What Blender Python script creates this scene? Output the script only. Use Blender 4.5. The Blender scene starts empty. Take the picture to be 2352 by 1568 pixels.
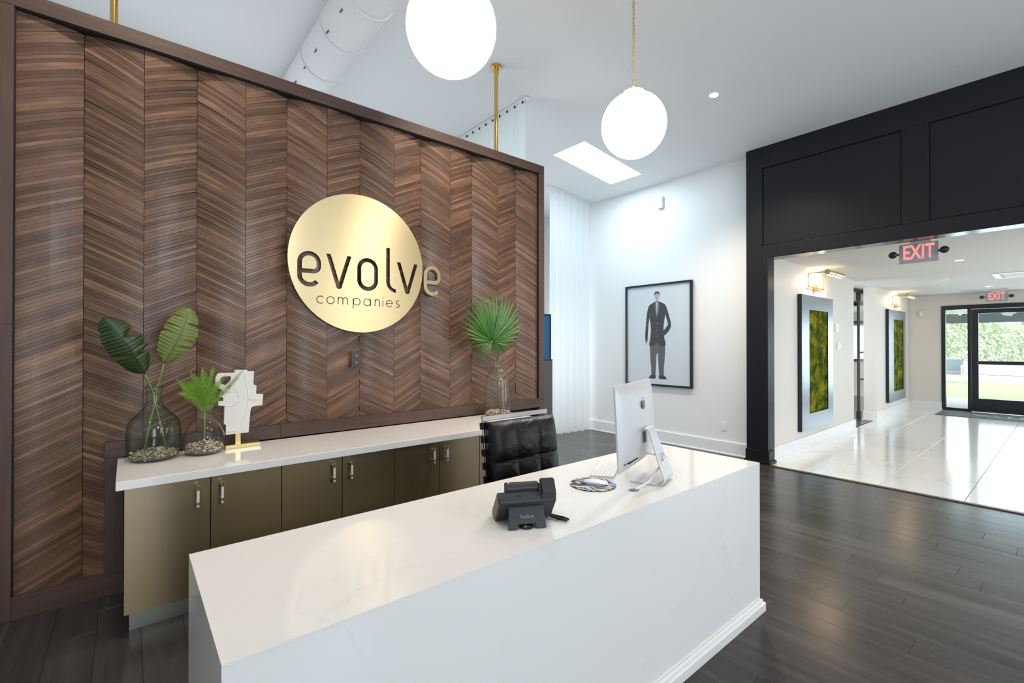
import bpy, bmesh, math, random
from mathutils import Vector, Matrix, noise
from math import sin, cos, pi, radians, sqrt, atan2
C = bpy.context.scene.collection
sc = bpy.context.scene
R = random.Random(7)

# ------------------------------------------------------------------ camera, world, exposure, lights
cam_d = bpy.data.cameras.new('camera'); cam = bpy.data.objects.new('camera', cam_d); C.objects.link(cam)
cam_d.sensor_width = 36.0; cam_d.lens = 1068.0 / 2352.0 * 36.0; cam_d.clip_start = 0.05; cam_d.clip_end = 200
cam.location = (0, 0, 1.4)
cam.rotation_euler = (radians(90 + .2975), 0, radians(50.398 - 90))
sc.camera = cam
sc.view_settings.view_transform = 'Standard'; sc.view_settings.look = 'None'
sc.view_settings.exposure = 0.0; sc.view_settings.gamma = 1.0; sc.view_settings.use_curve_mapping = False
sc.cycles.use_denoising = True
sc.cycles.max_bounces = 8; sc.cycles.diffuse_bounces = 4; sc.cycles.glossy_bounces = 4
sc.cycles.transparent_max_bounces = 16; sc.cycles.transmission_bounces = 6
sc.cycles.sample_clamp_indirect = 6.0
sc.cycles.caustics_reflective = False; sc.cycles.caustics_refractive = False

w = bpy.data.worlds.new('world'); sc.world = w; w.use_nodes = True
wn = w.node_tree.nodes; wn['Background'].inputs[0].default_value = (0.87, 0.94, 1.0, 1)
wn['Background'].inputs[1].default_value = 3.4

def light(kind, name, loc, power, col, rot=(0, 0, 0), size=None, size_y=None, spot=None, blend=.6, radius=.05, spread=None):
    d = bpy.data.lights.new(name, kind); d.energy = power; d.color = col
    if kind == 'AREA':
        d.shape = 'RECTANGLE'; d.size = size; d.size_y = size_y or size
        if spread: d.spread = spread
    else: d.shadow_soft_size = radius
    if kind == 'SPOT': d.spot_size = spot; d.spot_blend = blend
    if kind == 'SUN': d.angle = radians(2)
    o = bpy.data.objects.new(name, d); C.objects.link(o); o.location = loc; o.rotation_euler = rot
    return o
def aim(o, t):
    o.rotation_euler = (Vector(t) - o.location).to_track_quat('-Z', 'Y').to_euler(); return o

def zc(x): return 3.69 + .111 * (5.86 - x)          # height of the sloping ceiling
YB = -4.6                                   # the room's window wall behind the camera
DAY = (0.72, 0.87, 1.0); WARM = (1.0, 0.86, 0.70); NEUT = (1.0, 0.95, 0.90)
light('AREA', 'daylight_or_fill', (.15, YB + .06, 1.2), 38, DAY, (radians(90), 0, 0), .8, 2.0)
light('AREA', 'daylight_or_fill', (3.85, YB + .06, 1.45), 22, DAY, (radians(90), 0, 0), .75, 2.4)
light('AREA', 'daylight_or_fill', (2.3, YB + .06, 3.15), 75, DAY, (radians(90), 0, 0), .9, .9)
light('AREA', 'daylight_or_fill', (5.05, YB + .06, 2.3), 16, DAY, (radians(104), 0, 0), 1.0, 1.8)  # added fill lamp, brightens the ceiling and wall near the portal
light('AREA', 'daylight_or_fill', (-2.94, -2.8, 1.9), 14, DAY, (radians(90), 0, radians(-90)), 2.2, 2.2)  # added fill lamp before a solid wall; no window on this side
light('AREA', 'skylight_daylight', (4.865, 4.055, zc(4.865) - .012), 34, (0.66, 0.86, 1.0), (0, math.atan(.111), 0), 1.15, .50)
light('AREA', 'rear_daylight_or_fill', (4.2, 5.9, 1.4), 5, (0.74, 0.9, 1.0), (radians(-90), 0, 0), 2.4, 1.5)
light('AREA', 'rear_daylight_or_fill', (0.2, 6.15, 1.7), 12, (0.84, 0.92, 1.0), (radians(-100), 0, 0), 3.6, 2.2)  # added fill lamp, brightens the ceiling behind the walnut wall
light('AREA', 'door_daylight', (13.75, .55, 1.2), 48, (0.66, 0.86, 1.0), (radians(90), 0, radians(90)), 2.2, 1.9)
light('AREA', 'hall_side_daylight', (9.3, -2.9, 1.25), 24, (0.85, 0.93, 1.0), (radians(90), 0, 0), 3.8, 1.5)
light('AREA', 'side_room_fill', (12.3, 4.4, 2.42), 45, NEUT, (0, 0, 0), 1.5, 1.0)  # added lamp without a fitting, lifts the dark side room
light('AREA', 'side_room_daylight', (14.0, 5.6, 1.5), 30, (0.85, 0.94, 1.0), (radians(90), 0, radians(120)), 1.6, 1.4)
# recessed downlights (those in view have fittings, further down; the rest are unseen lamps)
CANS = [(4.44, 2.25), (3.0, .4), (1.5, .4), (0.1, .4), (-1.2, 1.0), (0.1, 2.35), (1.5, 2.35), (2.4, 2.35)]
for (x, y) in CANS[:5]:
    light('SPOT', 'downlight_lamp', (x, y, zc(x) - .03), 250 if x > 4 else 62, WARM, (0, 0, 0), spot=radians(125), blend=.7, radius=.05)
for (x, y) in CANS[5:]:
    aim(light('SPOT', 'downlight_lamp', (x, y, zc(x) - .03), 104, WARM, (0, 0, 0), spot=radians(95), blend=.7, radius=.045), (x + .05, 3.35, 1.2))
aim(light('SPOT', 'picture_lamp', (4.85, 3.75, zc(4.85) - .03), 6, (0.97, 0.98, 1.0), spot=radians(110), blend=.9, radius=.05), (5.86, 3.2, 1.9))
for (x, y) in ((7.98, .91), (11.96, .97), (7.98, -.9), (10.5, -.9)):
    light('SPOT', 'downlight_lamp', (x, y, 2.42), 15, (1, .86, .72), (0, 0, 0), spot=radians(130), blend=.8, radius=.05)

# ------------------------------------------------------------------ materials
def mat(name, col=(.8, .8, .8), rough=.5, metal=0., spec=.5, **k):
    m = bpy.data.materials.new(name); m.use_nodes = True
    b = m.node_tree.nodes['Principled BSDF']
    b.inputs['Base Color'].default_value = (*col, 1); b.inputs['Roughness'].default_value = rough
    b.inputs['Metallic'].default_value = metal; b.inputs['Specular IOR Level'].default_value = spec
    if 'coat' in k: b.inputs['Coat Weight'].default_value = k['coat']; b.inputs['Coat Roughness'].default_value = k.get('coat_r', .05)
    if 'emit' in k: b.inputs['Emission Color'].default_value = (*k['emit'], 1); b.inputs['Emission Strength'].default_value = k['es']
    if 'aniso' in k:
        b.inputs['Anisotropic'].default_value = k['aniso']
        c = m.node_tree.nodes.new('ShaderNodeCombineXYZ'); t = k.get('tan', (1, 0, 0))
        for i in range(3): c.inputs[i].default_value = t[i]
        m.node_tree.links.new(c.outputs[0], b.inputs['Tangent'])
    return m
def N(m, t, **k):
    n = m.node_tree.nodes.new(t)
    for a, v in k.items(): setattr(n, a, v)
    return n
def L(m, a, b): m.node_tree.links.new(a, b)
def bsdf(m): return m.node_tree.nodes['Principled BSDF']
def ramp(m, stops):
    r = N(m, 'ShaderNodeValToRGB'); e = r.color_ramp.elements
    while len(e) < len(stops): e.new(.5)
    for i, (p, c) in enumerate(stops): e[i].position = p; e[i].color = (*c, 1)
    return r
def coords(m, scale=(1, 1, 1), kind='Object', offs=None):
    t = N(m, 'ShaderNodeTexCoord'); mp = N(m, 'ShaderNodeMapping'); mp.inputs['Scale'].default_value = scale
    L(m, t.outputs[kind], mp.inputs[0]); return mp
def noise_tex(m, vec, scale, detail=4, rough=.55, dist=0):
    n = N(m, 'ShaderNodeTexNoise'); n.inputs['Scale'].default_value = scale; n.inputs['Detail'].default_value = detail
    n.inputs['Roughness'].default_value = rough; n.inputs['Distortion'].default_value = dist
    L(m, vec, n.inputs['Vector']); return n
def bump(m, h, s=.1, d=.01):
    b = N(m, 'ShaderNodeBump'); b.inputs['Strength'].default_value = s; b.inputs['Distance'].default_value = d
    L(m, h, b.inputs['Height']); L(m, b.outputs[0], bsdf(m).inputs['Normal'])
def mix(m, fac, a, b, mode='MIX'):
    x = N(m, 'ShaderNodeMix', data_type='RGBA', blend_type=mode)
    for s, v in ((0, fac), (6, a), (7, b)):
        if isinstance(v, (int, float)): x.inputs[s].default_value = v
        elif isinstance(v, tuple): x.inputs[s].default_value = (*v, 1)
        else: L(m, v, x.inputs[s])
    return x.outputs[2]

def paint(name, col, rough=.6, b=.04):
    m = mat(name, col, rough, spec=.3); n = noise_tex(m, coords(m).outputs[0], 180, 2); bump(m, n.outputs[0], b, .002)
    n2 = noise_tex(m, coords(m).outputs[0], 1.3, 2)
    L(m, mix(m, n2.outputs[0], tuple(c * .97 for c in col), col), bsdf(m).inputs['Base Color']); return m
M_wall = paint('white wall paint', (.83, .83, .82)); M_ceil = paint('ceiling paint', (.87, .87, .87), .8)
M_hallw = paint('hall wall paint', (.78, .745, .69)); M_hallc = paint('hall ceiling paint', (.76, .735, .70), .8); M_trim = mat('white trim paint', (.84, .84, .84), .35)  # warmth of the hall lighting put into the two hall paint colours
M_black = paint('satin black paint', (.008, .009, .012), .42, .05)

def wood(name, dark, mid, light_, tone='attr', rough=.42, su=2.2, sv=55, lo=.68, hi=1.36, rp=(.28, .5, .74)):
    m = mat(name, mid, rough, spec=.30)
    uv = N(m, 'ShaderNodeTexCoord').outputs['UV']
    if tone == 'attr': t = N(m, 'ShaderNodeAttribute', attribute_name='tone').outputs['Fac']
    else: t = N(m, 'ShaderNodeObjectInfo').outputs['Random']
    off = N(m, 'ShaderNodeVectorMath', operation='MULTIPLY_ADD'); cmb = N(m, 'ShaderNodeCombineXYZ')
    for i in range(3): L(m, t, cmb.inputs[i])
    L(m, cmb.outputs[0], off.inputs[0]); off.inputs[1].default_value = (37, 91, 17); L(m, uv, off.inputs[2])
    mp = N(m, 'ShaderNodeMapping'); mp.inputs['Scale'].default_value = (su, sv, 1); L(m, off.outputs[0], mp.inputs[0])
    n = noise_tex(m, mp.outputs[0], 1.0, 5, .62, .6)
    mp2 = N(m, 'ShaderNodeMapping'); mp2.inputs['Scale'].default_value = (su * 1.5, sv * .22, 1); L(m, off.outputs[0], mp2.inputs[0])
    n2 = noise_tex(m, mp2.outputs[0], 1.0, 3, .5, .8)
    g = mix(m, .5, n.outputs[0], n2.outputs[0])
    r = ramp(m, [(rp[0], dark), (rp[1], mid), (rp[2], light_)]); L(m, g, r.inputs[0])
    h = N(m, 'ShaderNodeHueSaturation'); L(m, r.outputs[0], h.inputs['Color'])
    mr = N(m, 'ShaderNodeMapRange'); mr.inputs['To Min'].default_value = lo; mr.inputs['To Max'].default_value = hi
    pw = N(m, 'ShaderNodeMath', operation='POWER'); pw.inputs[1].default_value = 1.6; L(m, t, pw.inputs[0])
    L(m, pw.outputs[0], mr.inputs['Value']); L(m, mr.outputs[0], h.inputs['Value']); L(m, h.outputs[0], bsdf(m).inputs['Base Color'])
    bump(m, n.outputs[0], .07, .0015)
    rr = N(m, 'ShaderNodeMapRange'); rr.inputs['To Min'].default_value = rough - .07; rr.inputs['To Max'].default_value = rough + .1
    L(m, n.outputs[0], rr.inputs['Value']); L(m, rr.outputs[0], bsdf(m).inputs['Roughness'])
    return m
WD, WM, WL = (.080, .040, .024), (.142, .075, .045), (.255, .148, .090)
M_slat = wood('walnut slat joined', WD, WM, WL, 'attr', .36, 3.2, 42, .66, 1.42, (.2, .5, .8)); M_slat1 = wood('walnut slat', WD, WM, WL, 'obj', .36, 3.2, 42, .66, 1.42, (.2, .5, .8))
for m_ in (M_slat, M_slat1): bsdf(m_).inputs['Coat Weight'].default_value = .16; bsdf(m_).inputs['Coat Roughness'].default_value = .22
M_frame = wood('walnut frame', (.060, .035, .027), (.086, .051, .040), (.120, .074, .058), 'obj', .42, 1.2, 30, .9, 1.12)
M_plank = wood('charcoal floor plank', (.022, .019, .019), (.050, .045, .044), (.105, .096, .091), 'obj', .21, .55, 15, .85, 1.18, (.2, .5, .84))
M_plankj = wood('charcoal floor plank joined', (.022, .019, .019), (.050, .045, .044), (.105, .096, .091), 'attr', .21, .55, 15, .85, 1.18, (.2, .5, .84))

def stone(name, base, vein, rough, vs=1.4, amt=.5, coat=0):
    m = mat(name, base, rough, spec=.5); c = coords(m)
    nd = noise_tex(m, c.outputs[0], vs * 1.6, 5, .6); ad = N(m, 'ShaderNodeVectorMath', operation='MULTIPLY_ADD'); ad.inputs[1].default_value = (.55, .55, .55)
    L(m, nd.outputs['Color'], ad.inputs[0]); L(m, c.outputs[0], ad.inputs[2])
    vo = N(m, 'ShaderNodeTexVoronoi', feature='DISTANCE_TO_EDGE'); vo.inputs['Scale'].default_value = vs * 1.1; L(m, ad.outputs[0], vo.inputs['Vector'])
    r = ramp(m, [(0, (1, 1, 1)), (.010, (0, 0, 0)), (1, (0, 0, 0))]); L(m, vo.outputs['Distance'], r.inputs[0])
    n2 = noise_tex(m, c.outputs[0], vs * 1.7, 2); r2 = ramp(m, [(.42, (0, 0, 0)), (.6, (1, 1, 1))]); L(m, n2.outputs[0], r2.inputs[0])
    f = N(m, 'ShaderNodeMath', operation='MULTIPLY'); L(m, r.outputs[0], f.inputs[0]); L(m, r2.outputs[0], f.inputs[1])
    f2 = N(m, 'ShaderNodeMath', operation='MULTIPLY'); L(m, f.outputs[0], f2.inputs[0]); f2.inputs[1].default_value = amt
    L(m, mix(m, f2.outputs[0], base, vein), bsdf(m).inputs['Base Color']); return m
M_quartz = stone('white quartz', (.80, .775, .75), (.50, .49, .48), .08, 1.3, .17)
M_tile = stone('white marble tile', (.76, .76, .75), (.30, .30, .30), .14, 1.2, .6)
M_grout = mat('grout', (.25, .24, .23), .9); M_grout2 = mat('dark subfloor', (.012, .012, .013), .9)

def brushed(name, col, rough, aniso, tan=(1, 0, 0), sc_=(2, 60, 220), var=.12):
    m = mat(name, col, rough, 1.0, aniso=aniso, tan=tan); c = coords(m, sc_)
    n = noise_tex(m, c.outputs[0], 1.0, 3)
    L(m, mix(m, n.outputs[0], tuple(v * (1 - var) for v in col), tuple(min(1, v * (1 + var)) for v in col)), bsdf(m).inputs['Base Color'])
    return m
M_disc = brushed('brushed brass sign', (.60, .455, .25), .32, .9, (0, 0, 1), (3, 60, 900), .05); M_discedge = mat('brass edge', (.45, .28, .12), .35, 1)
M_door = brushed('antique brass cabinet', (.20, .135, .052), .40, .75, (0, 0, 1)); bsdf(M_door).inputs['Coat Weight'].default_value = 1; bsdf(M_door).inputs['Coat Roughness'].default_value = .32; bsdf(M_door).inputs['Coat IOR'].default_value = 2.0
M_brass = mat('polished brass', (.72, .47, .14), .16, 1); M_brass2 = mat('satin brass', (.70, .50, .24), .3, 1)
M_gold = mat('pale gold', (.85, .66, .38), .18, 1); M_acryl = mat('acrylic bar', (.78, .72, .64), .12, 0, coat=.6)
M_chrome = mat('brushed nickel', (.30, .28, .265), .25, 1); M_alu = mat('silver aluminium', (.60, .60, .61), .45, .35)
M_alud = mat('aluminium edge', (.45, .45, .46), .3, .9); M_logo = mat('dark mirror grey', (.10, .09, .085), .2, .4)
M_phone = mat('charcoal plastic', (.022, .023, .026), .42); M_phone2 = mat('black plastic', (.006, .006, .007), .3)
M_letter = mat('grey print', (.28, .29, .30), .5); M_dark = mat('dark recess', (.01, .01, .01), .8)
M_white = mat('white plastic', (.82, .82, .82), .3); M_key = mat('key white', (.86, .86, .86), .35)
M_screen = mat('black glass', (.004, .004, .005), .06)
def leather():
    m = mat('black leather', (.005, .005, .006), .36, spec=.4); c = coords(m)
    v = N(m, 'ShaderNodeTexVoronoi'); v.inputs['Scale'].default_value = 200; L(m, c.outputs[0], v.inputs['Vector'])
    n = noise_tex(m, c.outputs[0], 6, 3, .55, 2.2)
    a = N(m, 'ShaderNodeMath', operation='MULTIPLY_ADD'); L(m, n.outputs[0], a.inputs[0]); a.inputs[1].default_value = 16; L(m, v.outputs[0], a.inputs[2])
    bump(m, a.outputs[0], .16, .004); return m
M_leather = leather()
def glass(name, tint, fr=1.45, gl=1.0, edge=None):
    m = bpy.data.materials.new(name); m.use_nodes = True; m.node_tree.nodes.clear()
    o = N(m, 'ShaderNodeOutputMaterial'); t = N(m, 'ShaderNodeBsdfTransparent'); t.inputs[0].default_value = (*tint, 1)
    g = N(m, 'ShaderNodeBsdfGlossy'); g.inputs['Roughness'].default_value = .02; g.inputs['Color'].default_value = (gl, gl, gl, 1)
    f = N(m, 'ShaderNodeFresnel'); ge = N(m, 'ShaderNodeNewGeometry'); mr = N(m, 'ShaderNodeMapRange')
    mr.inputs['To Min'].default_value = fr; mr.inputs['To Max'].default_value = 1 / fr; L(m, ge.outputs['Backfacing'], mr.inputs['Value']); L(m, mr.outputs[0], f.inputs['IOR'])
    x = N(m, 'ShaderNodeMixShader'); L(m, f.outputs[0], x.inputs[0]); L(m, t.outputs[0], x.inputs[1]); L(m, g.outputs[0], x.inputs[2])
    L(m, x.outputs[0], o.inputs[0])
    if edge:                                                        # thicker glass path towards the silhouette
        lw = N(m, 'ShaderNodeLayerWeight'); lw.inputs['Blend'].default_value = .5; rp = ramp(m, [(0, tint), (.55, tint), (.93, edge)]); L(m, lw.outputs['Facing'], rp.inputs[0]); L(m, rp.outputs[0], t.inputs[0])
    return m
M_pane = glass('window glass', (.97, .99, .98)); M_pane2 = glass('thin partition glass', (.97, .99, .98), 1.3); M_vase = glass('clear glass', (.95, .965, .96), 1.45, 1.0, (.42, .47, .45))
M_vaseg = glass('green tinted glass', (.80, .86, .83), 1.45, 1.0, (.10, .17, .14))
def curtain_mat():
    m = mat('sheer white curtain', (.86, .88, .88), .9, spec=.1)
    b = bsdf(m); t = N(m, 'ShaderNodeBsdfTranslucent'); t.inputs[0].default_value = (.86, .90, .90, 1)
    tr = N(m, 'ShaderNodeBsdfTransparent'); o = m.node_tree.nodes['Material Output']
    x = N(m, 'ShaderNodeMixShader'); x.inputs[0].default_value = .45; L(m, b.outputs[0], x.inputs[1]); L(m, t.outputs[0], x.inputs[2])
    y = N(m, 'ShaderNodeMixShader'); y.inputs[0].default_value = .10; L(m, x.outputs[0], y.inputs[1]); L(m, tr.outputs[0], y.inputs[2])
    L(m, y.outputs[0], o.inputs[0]); return m
M_curt = curtain_mat()
def emis(name, col, s): return mat(name, (0, 0, 0), .5, emit=col, es=s)
M_globe = mat('opal glass globe', (.9, .9, .9), .15, emit=(1, .95, .88), es=8.0); M_sky = emis('bright sky behind skylight', (.93, .97, 1), 3.0)
M_can = emis('lit lamp', (1, .96, .9), 9.0); M_red = emis('red lit letter', (1, .28, .25), 1.25); M_tube = emis('lit tube', (1, .95, .85), 3.0)
M_led = emis('red indicator', (1, .25, .15), 3)
def leafmat(name, a, b, rough=.38, rib=0):
    m = mat(name, a, rough, spec=.5); c = coords(m); n = noise_tex(m, c.outputs[0], 14, 4)
    col = mix(m, n.outputs[0], a, b)
    L(m, col, bsdf(m).inputs['Base Color']); bsdf(m).inputs['Subsurface Weight'].default_value = 0
    return m
M_leafd = leafmat('dark leaf', (.012, .030, .006), (.035, .066, .014)); M_leafl = leafmat('light leaf', (.125, .165, .030), (.21, .25, .065))
M_fern = leafmat('fern green', (.10, .29, .012), (.26, .48, .035), .5); M_palm = leafmat('palm green', (.040, .140, .020), (.095, .240, .040), .4)
M_stem = mat('green stem', (.16, .26, .05), .4); M_stemy = mat('yellow stem', (.45, .42, .06), .4)
def pebmat():
    m = mat('river pebbles', (.2, .15, .1), .45); t = N(m, 'ShaderNodeAttribute', attribute_name='tone').outputs['Fac']
    r = ramp(m, [(0, (.14, .09, .055)), (.35, (.36, .26, .17)), (.7, (.56, .45, .32)), (1, (.85, .80, .70))]); L(m, t, r.inputs[0])
    L(m, r.outputs[0], bsdf(m).inputs['Base Color']); return m
M_peb = pebmat()
def mossmat():
    m = mat('preserved moss', (.1, .12, .02), .95, spec=.1); c = coords(m)
    n = noise_tex(m, c.outputs[0], 5, 5, .6, .5); n2 = noise_tex(m, c.outputs[0], 60, 4)
    r = ramp(m, [(.36, (.022, .045, .004)), (.5, (.085, .110, .008)), (.62, (.26, .22, .014))]); L(m, n.outputs[0], r.inputs[0])
    L(m, mix(m, .55, r.outputs[0], n2.outputs['Color'], 'OVERLAY'), bsdf(m).inputs['Base Color']); return m
M_moss = mossmat(); M_steel = brushed('brushed dark steel', (.27, .28, .31), .3, .5, (0, 0, 1), (30, 2, 4), .2)
M_plaster = mat('white plaster', (.70, .69, .64), .7); M_greyfab = mat('grey panel fabric', (.09, .09, .095), .8)
M_blueg = mat('dark blue glass', (.01, .10, .22), .15)
M_mat = mat('grey door mat', (.10, .11, .12), .8)
M_grass = leafmat('lawn', (.30, .50, .16), (.42, .62, .26), .9); M_conc = mat('pale concrete', (.75, .75, .74), .8)
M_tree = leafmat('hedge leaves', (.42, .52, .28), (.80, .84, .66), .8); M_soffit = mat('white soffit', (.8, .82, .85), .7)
M_beam = mat('grey beam', (.16, .19, .23), .5); M_blk = mat('black aluminium frame', (.010, .013, .018), .35)
M_print = mat('grey print background', (.60, .65, .68), .35); M_ink = mat('dark print ink', (.045, .048, .055), .5)
M_ink2 = mat('mid print ink', (.11, .115, .125), .5); M_skin = mat('light print ink', (.40, .41, .42), .5)

# ------------------------------------------------------------------ helpers
def wl(p):
    v = Vector((0, 0, 0))
    while p is not None: v += p.location; p = p.parent
    return v
class MB:
    def __init__(s): s.v = []; s.f = []; s.uv = []; s.tone = []; s.cur = .5
    def quad(s, idx, uv=None):
        s.f.append(tuple(idx)); s.uv.append(uv or [(s.v[i][0] + s.v[i][2] * .1, s.v[i][1] + s.v[i][2]) for i in idx]); s.tone.append(s.cur)
    def box(s, x0, x1, y0, y1, z0, z1):
        b = len(s.v); x0, x1 = sorted((x0, x1)); y0, y1 = sorted((y0, y1)); z0, z1 = sorted((z0, z1))
        s.v += [(x, y, z) for z in (z0, z1) for y in (y0, y1) for x in (x0, x1)]
        dx, dy, dz = x1 - x0, y1 - y0, z1 - z0; ax = max((dx, 0), (dy, 1), (dz, 2))[1]
        for q in ((0, 2, 3, 1), (4, 5, 7, 6), (0, 1, 5, 4), (2, 6, 7, 3), (0, 4, 6, 2), (1, 3, 7, 5)):
            i = [b + k for k in q]; o = [a for a in range(3) if a != ax]
            s.quad(i, [(s.v[k][ax], s.v[k][o[0]] + s.v[k][o[1]]) for k in i])
        return s
    def cyl(s, a, b, r, n=16, r2=None, cap=True):
        a, b = Vector(a), Vector(b); d = (b - a).normalized(); u = d.orthogonal().normalized(); w_ = d.cross(u); r2 = r if r2 is None else r2
        k = len(s.v)
        for p, q in ((a, r), (b, r2)):
            for i in range(n):
                t = 2 * pi * i / n; s.v.append(tuple(p + u * q * cos(t) + w_ * q * sin(t)))
        for i in range(n):
            j = (i + 1) % n; s.quad((k + i, k + j, k + n + j, k + n + i))
        if cap: s.quad([k + i for i in range(n)][::-1]); s.quad([k + n + i for i in range(n)])
        return s
    def tube(s, pts, r, n=8, closed=False, cap=True):
        pts = [Vector(p) for p in pts]; m = len(pts); k = len(s.v); rr = r if isinstance(r, (list, tuple)) else [r] * m
        up = None
        for i, p in enumerate(pts):
            a = pts[(i - 1) % m] if (closed or i > 0) else p; b = pts[(i + 1) % m] if (closed or i < m - 1) else p
            d = (b - a).normalized(); u = d.orthogonal().normalized() if up is None else (up - d * up.dot(d)).normalized(); up = u
            w_ = d.cross(u)
            for j in range(n):
                t = 2 * pi * j / n; s.v.append(tuple(p + (u * cos(t) + w_ * sin(t)) * rr[i]))
        for i in range(m if closed else m - 1):
            for j in range(n):
                a = k + i * n + j; b = k + i * n + (j + 1) % n; c = k + ((i + 1) % m) * n
                s.quad((a, b, c + (j + 1) % n, c + j))
        if cap and not closed: s.quad([k + j for j in range(n)][::-1]); s.quad([k + (m - 1) * n + j for j in range(n)])
        return s
    def lathe(s, prof, c=(0, 0, 0), n=40, cap0=False, cap1=False):
        k = len(s.v); m = len(prof)
        for (r, z) in prof:
            for j in range(n): t = 2 * pi * j / n; s.v.append((c[0] + r * cos(t), c[1] + r * sin(t), c[2] + z))
        for i in range(m - 1):
            for j in range(n): a = k + i * n + j; b = k + i * n + (j + 1) % n; s.quad((a, b, b + n, a + n))
        if cap0: s.quad([k + j for j in range(n)][::-1])
        if cap1: s.quad([k + (m - 1) * n + j for j in range(n)])
        return s
    def prism(s, poly, a0, a1, axis='y'):       # poly in the plane normal to axis, extruded from a0 to a1
        k = len(s.v); n = len(poly)
        def P(p, a): return {'y': (p[0], a, p[1]), 'x': (a, p[0], p[1]), 'z': (p[0], p[1], a)}[axis]
        s.v += [P(p, a0) for p in poly] + [P(p, a1) for p in poly]
        s.quad([k + i for i in range(n)]); s.quad([k + n + i for i in range(n)][::-1])
        for i in range(n): j = (i + 1) % n; s.quad((k + i, k + n + i, k + n + j, k + j))
        return s
    def sphere(s, c, rx, ry=None, rz=None, nu=24, nv=14):
        ry = ry or rx; rz = rz or rx; k = len(s.v)
        for i in range(nv + 1):
            a = pi * i / nv
            for j in range(nu): t = 2 * pi * j / nu; s.v.append((c[0] + rx * sin(a) * cos(t), c[1] + ry * sin(a) * sin(t), c[2] + rz * cos(a)))
        for i in range(nv):
            for j in range(nu): a = k + i * nu + j; b = k + i * nu + (j + 1) % nu; s.quad((a, a + nu, b + nu, b))
        return s
    def grid(s, fn, nu, nv):
        k = len(s.v)
        for i in range(nv + 1):
            for j in range(nu + 1): s.v.append(tuple(fn(j / nu, i / nv)))
        for i in range(nv):
            for j in range(nu):
                a = k + i * (nu + 1) + j; s.quad((a, a + 1, a + nu + 2, a + nu + 1), [(j / nu, i / nv), ((j + 1) / nu, i / nv), ((j + 1) / nu, (i + 1) / nv), (j / nu, (i + 1) / nv)])
        return s
    def xf(s, k, Mx):
        for i in range(k, len(s.v)): s.v[i] = tuple(Mx @ Vector(s.v[i]))
        return s
    def mesh(s, name, off=Vector((0, 0, 0))):
        me = bpy.data.meshes.new(name); me.from_pydata([(a - off.x, b - off.y, c - off.z) for a, b, c in s.v], [], s.f)
        u = me.uv_layers.new(name='UVMap'); i = 0; fl = []
        for q in s.uv:
            for p in q: fl += [p[0], p[1]]
        u.data.foreach_set('uv', fl)
        at = me.attributes.new('tone', 'FLOAT', 'FACE'); at.data.foreach_set('value', s.tone)
        return me
    def build(s, name, m, parent=None, local=False, smooth=False, bevel=0, fix=True, seg=2, sub=0):
        me = s.mesh(name, Vector((0, 0, 0)) if local else wl(parent)); me.materials.append(m)
        if fix:
            bm = bmesh.new(); bm.from_mesh(me); bmesh.ops.recalc_face_normals(bm, faces=bm.faces); bm.to_mesh(me); bm.free()
        o = bpy.data.objects.new(name, me); C.objects.link(o)
        if parent: o.parent = parent
        if smooth:
            me.polygons.foreach_set('use_smooth', [True] * len(me.polygons))
            if smooth != 'all': me.set_sharp_from_angle(angle=radians(38))
        if bevel:
            b = o.modifiers.new('bevel', 'BEVEL'); b.width = bevel; b.segments = seg; b.limit_method = 'ANGLE'; b.angle_limit = radians(40)
        if sub:
            b = o.modifiers.new('sub', 'SUBSURF'); b.levels = sub; b.render_levels = sub
        return o
def tag(o, label, cat, group=None, kind=None):
    o['label'] = label; o['category'] = cat
    if group: o['group'] = group
    if kind: o['kind'] = kind
    return o
def thing(name, label, cat, loc=(0, 0, 0), rz=0, group=None):
    o = bpy.data.objects.new(name, None); C.objects.link(o); o.empty_display_size = .1
    o.location = loc; o.rotation_euler = (0, 0, rz); return tag(o, label, cat, group)
def struct(o, label=None):
    o['kind'] = 'structure'
    if label: o['label'] = label
    return o
def box(name, m, d, parent=None, bevel=0, local=False):
    return MB().box(*d).build(name, m, parent, local, bevel=bevel)
def text(name, s, size, m, parent, loc, rot, ext=.001, sx=1, offset=0, local=True, align='CENTER'):
    cu = bpy.data.curves.new(name, 'FONT'); cu.body = s; cu.size = size; cu.extrude = ext; cu.offset = offset
    cu.align_x = align; cu.align_y = 'CENTER'
    t = bpy.data.objects.new(name + '_tmp', cu); C.objects.link(t)
    dg = bpy.context.evaluated_depsgraph_get(); me = bpy.data.meshes.new_from_object(t.evaluated_get(dg)); bpy.data.objects.remove(t)
    me.transform(Matrix.Diagonal((sx, 1, 1, 1))); me.materials.clear(); me.materials.append(m); me.name = name
    o = bpy.data.objects.new(name, me); C.objects.link(o); o.parent = parent
    o.location = Vector(loc) - (Vector((0, 0, 0)) if local else wl(parent)); o.rotation_euler = rot
    return o
F = Vector((cos(radians(50.398)), sin(radians(50.398)), 0)); RT = Vector((F.y, -F.x, 0))
def proj(x, y, z):
    v = Vector((x, y, z - 1.4)); d = v.dot(F)
    return (1176 + 1068 * v.dot(RT) / d, 789.5 - 1068 * v.z / d) if d > .05 else (-9e9, -9e9)

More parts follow.
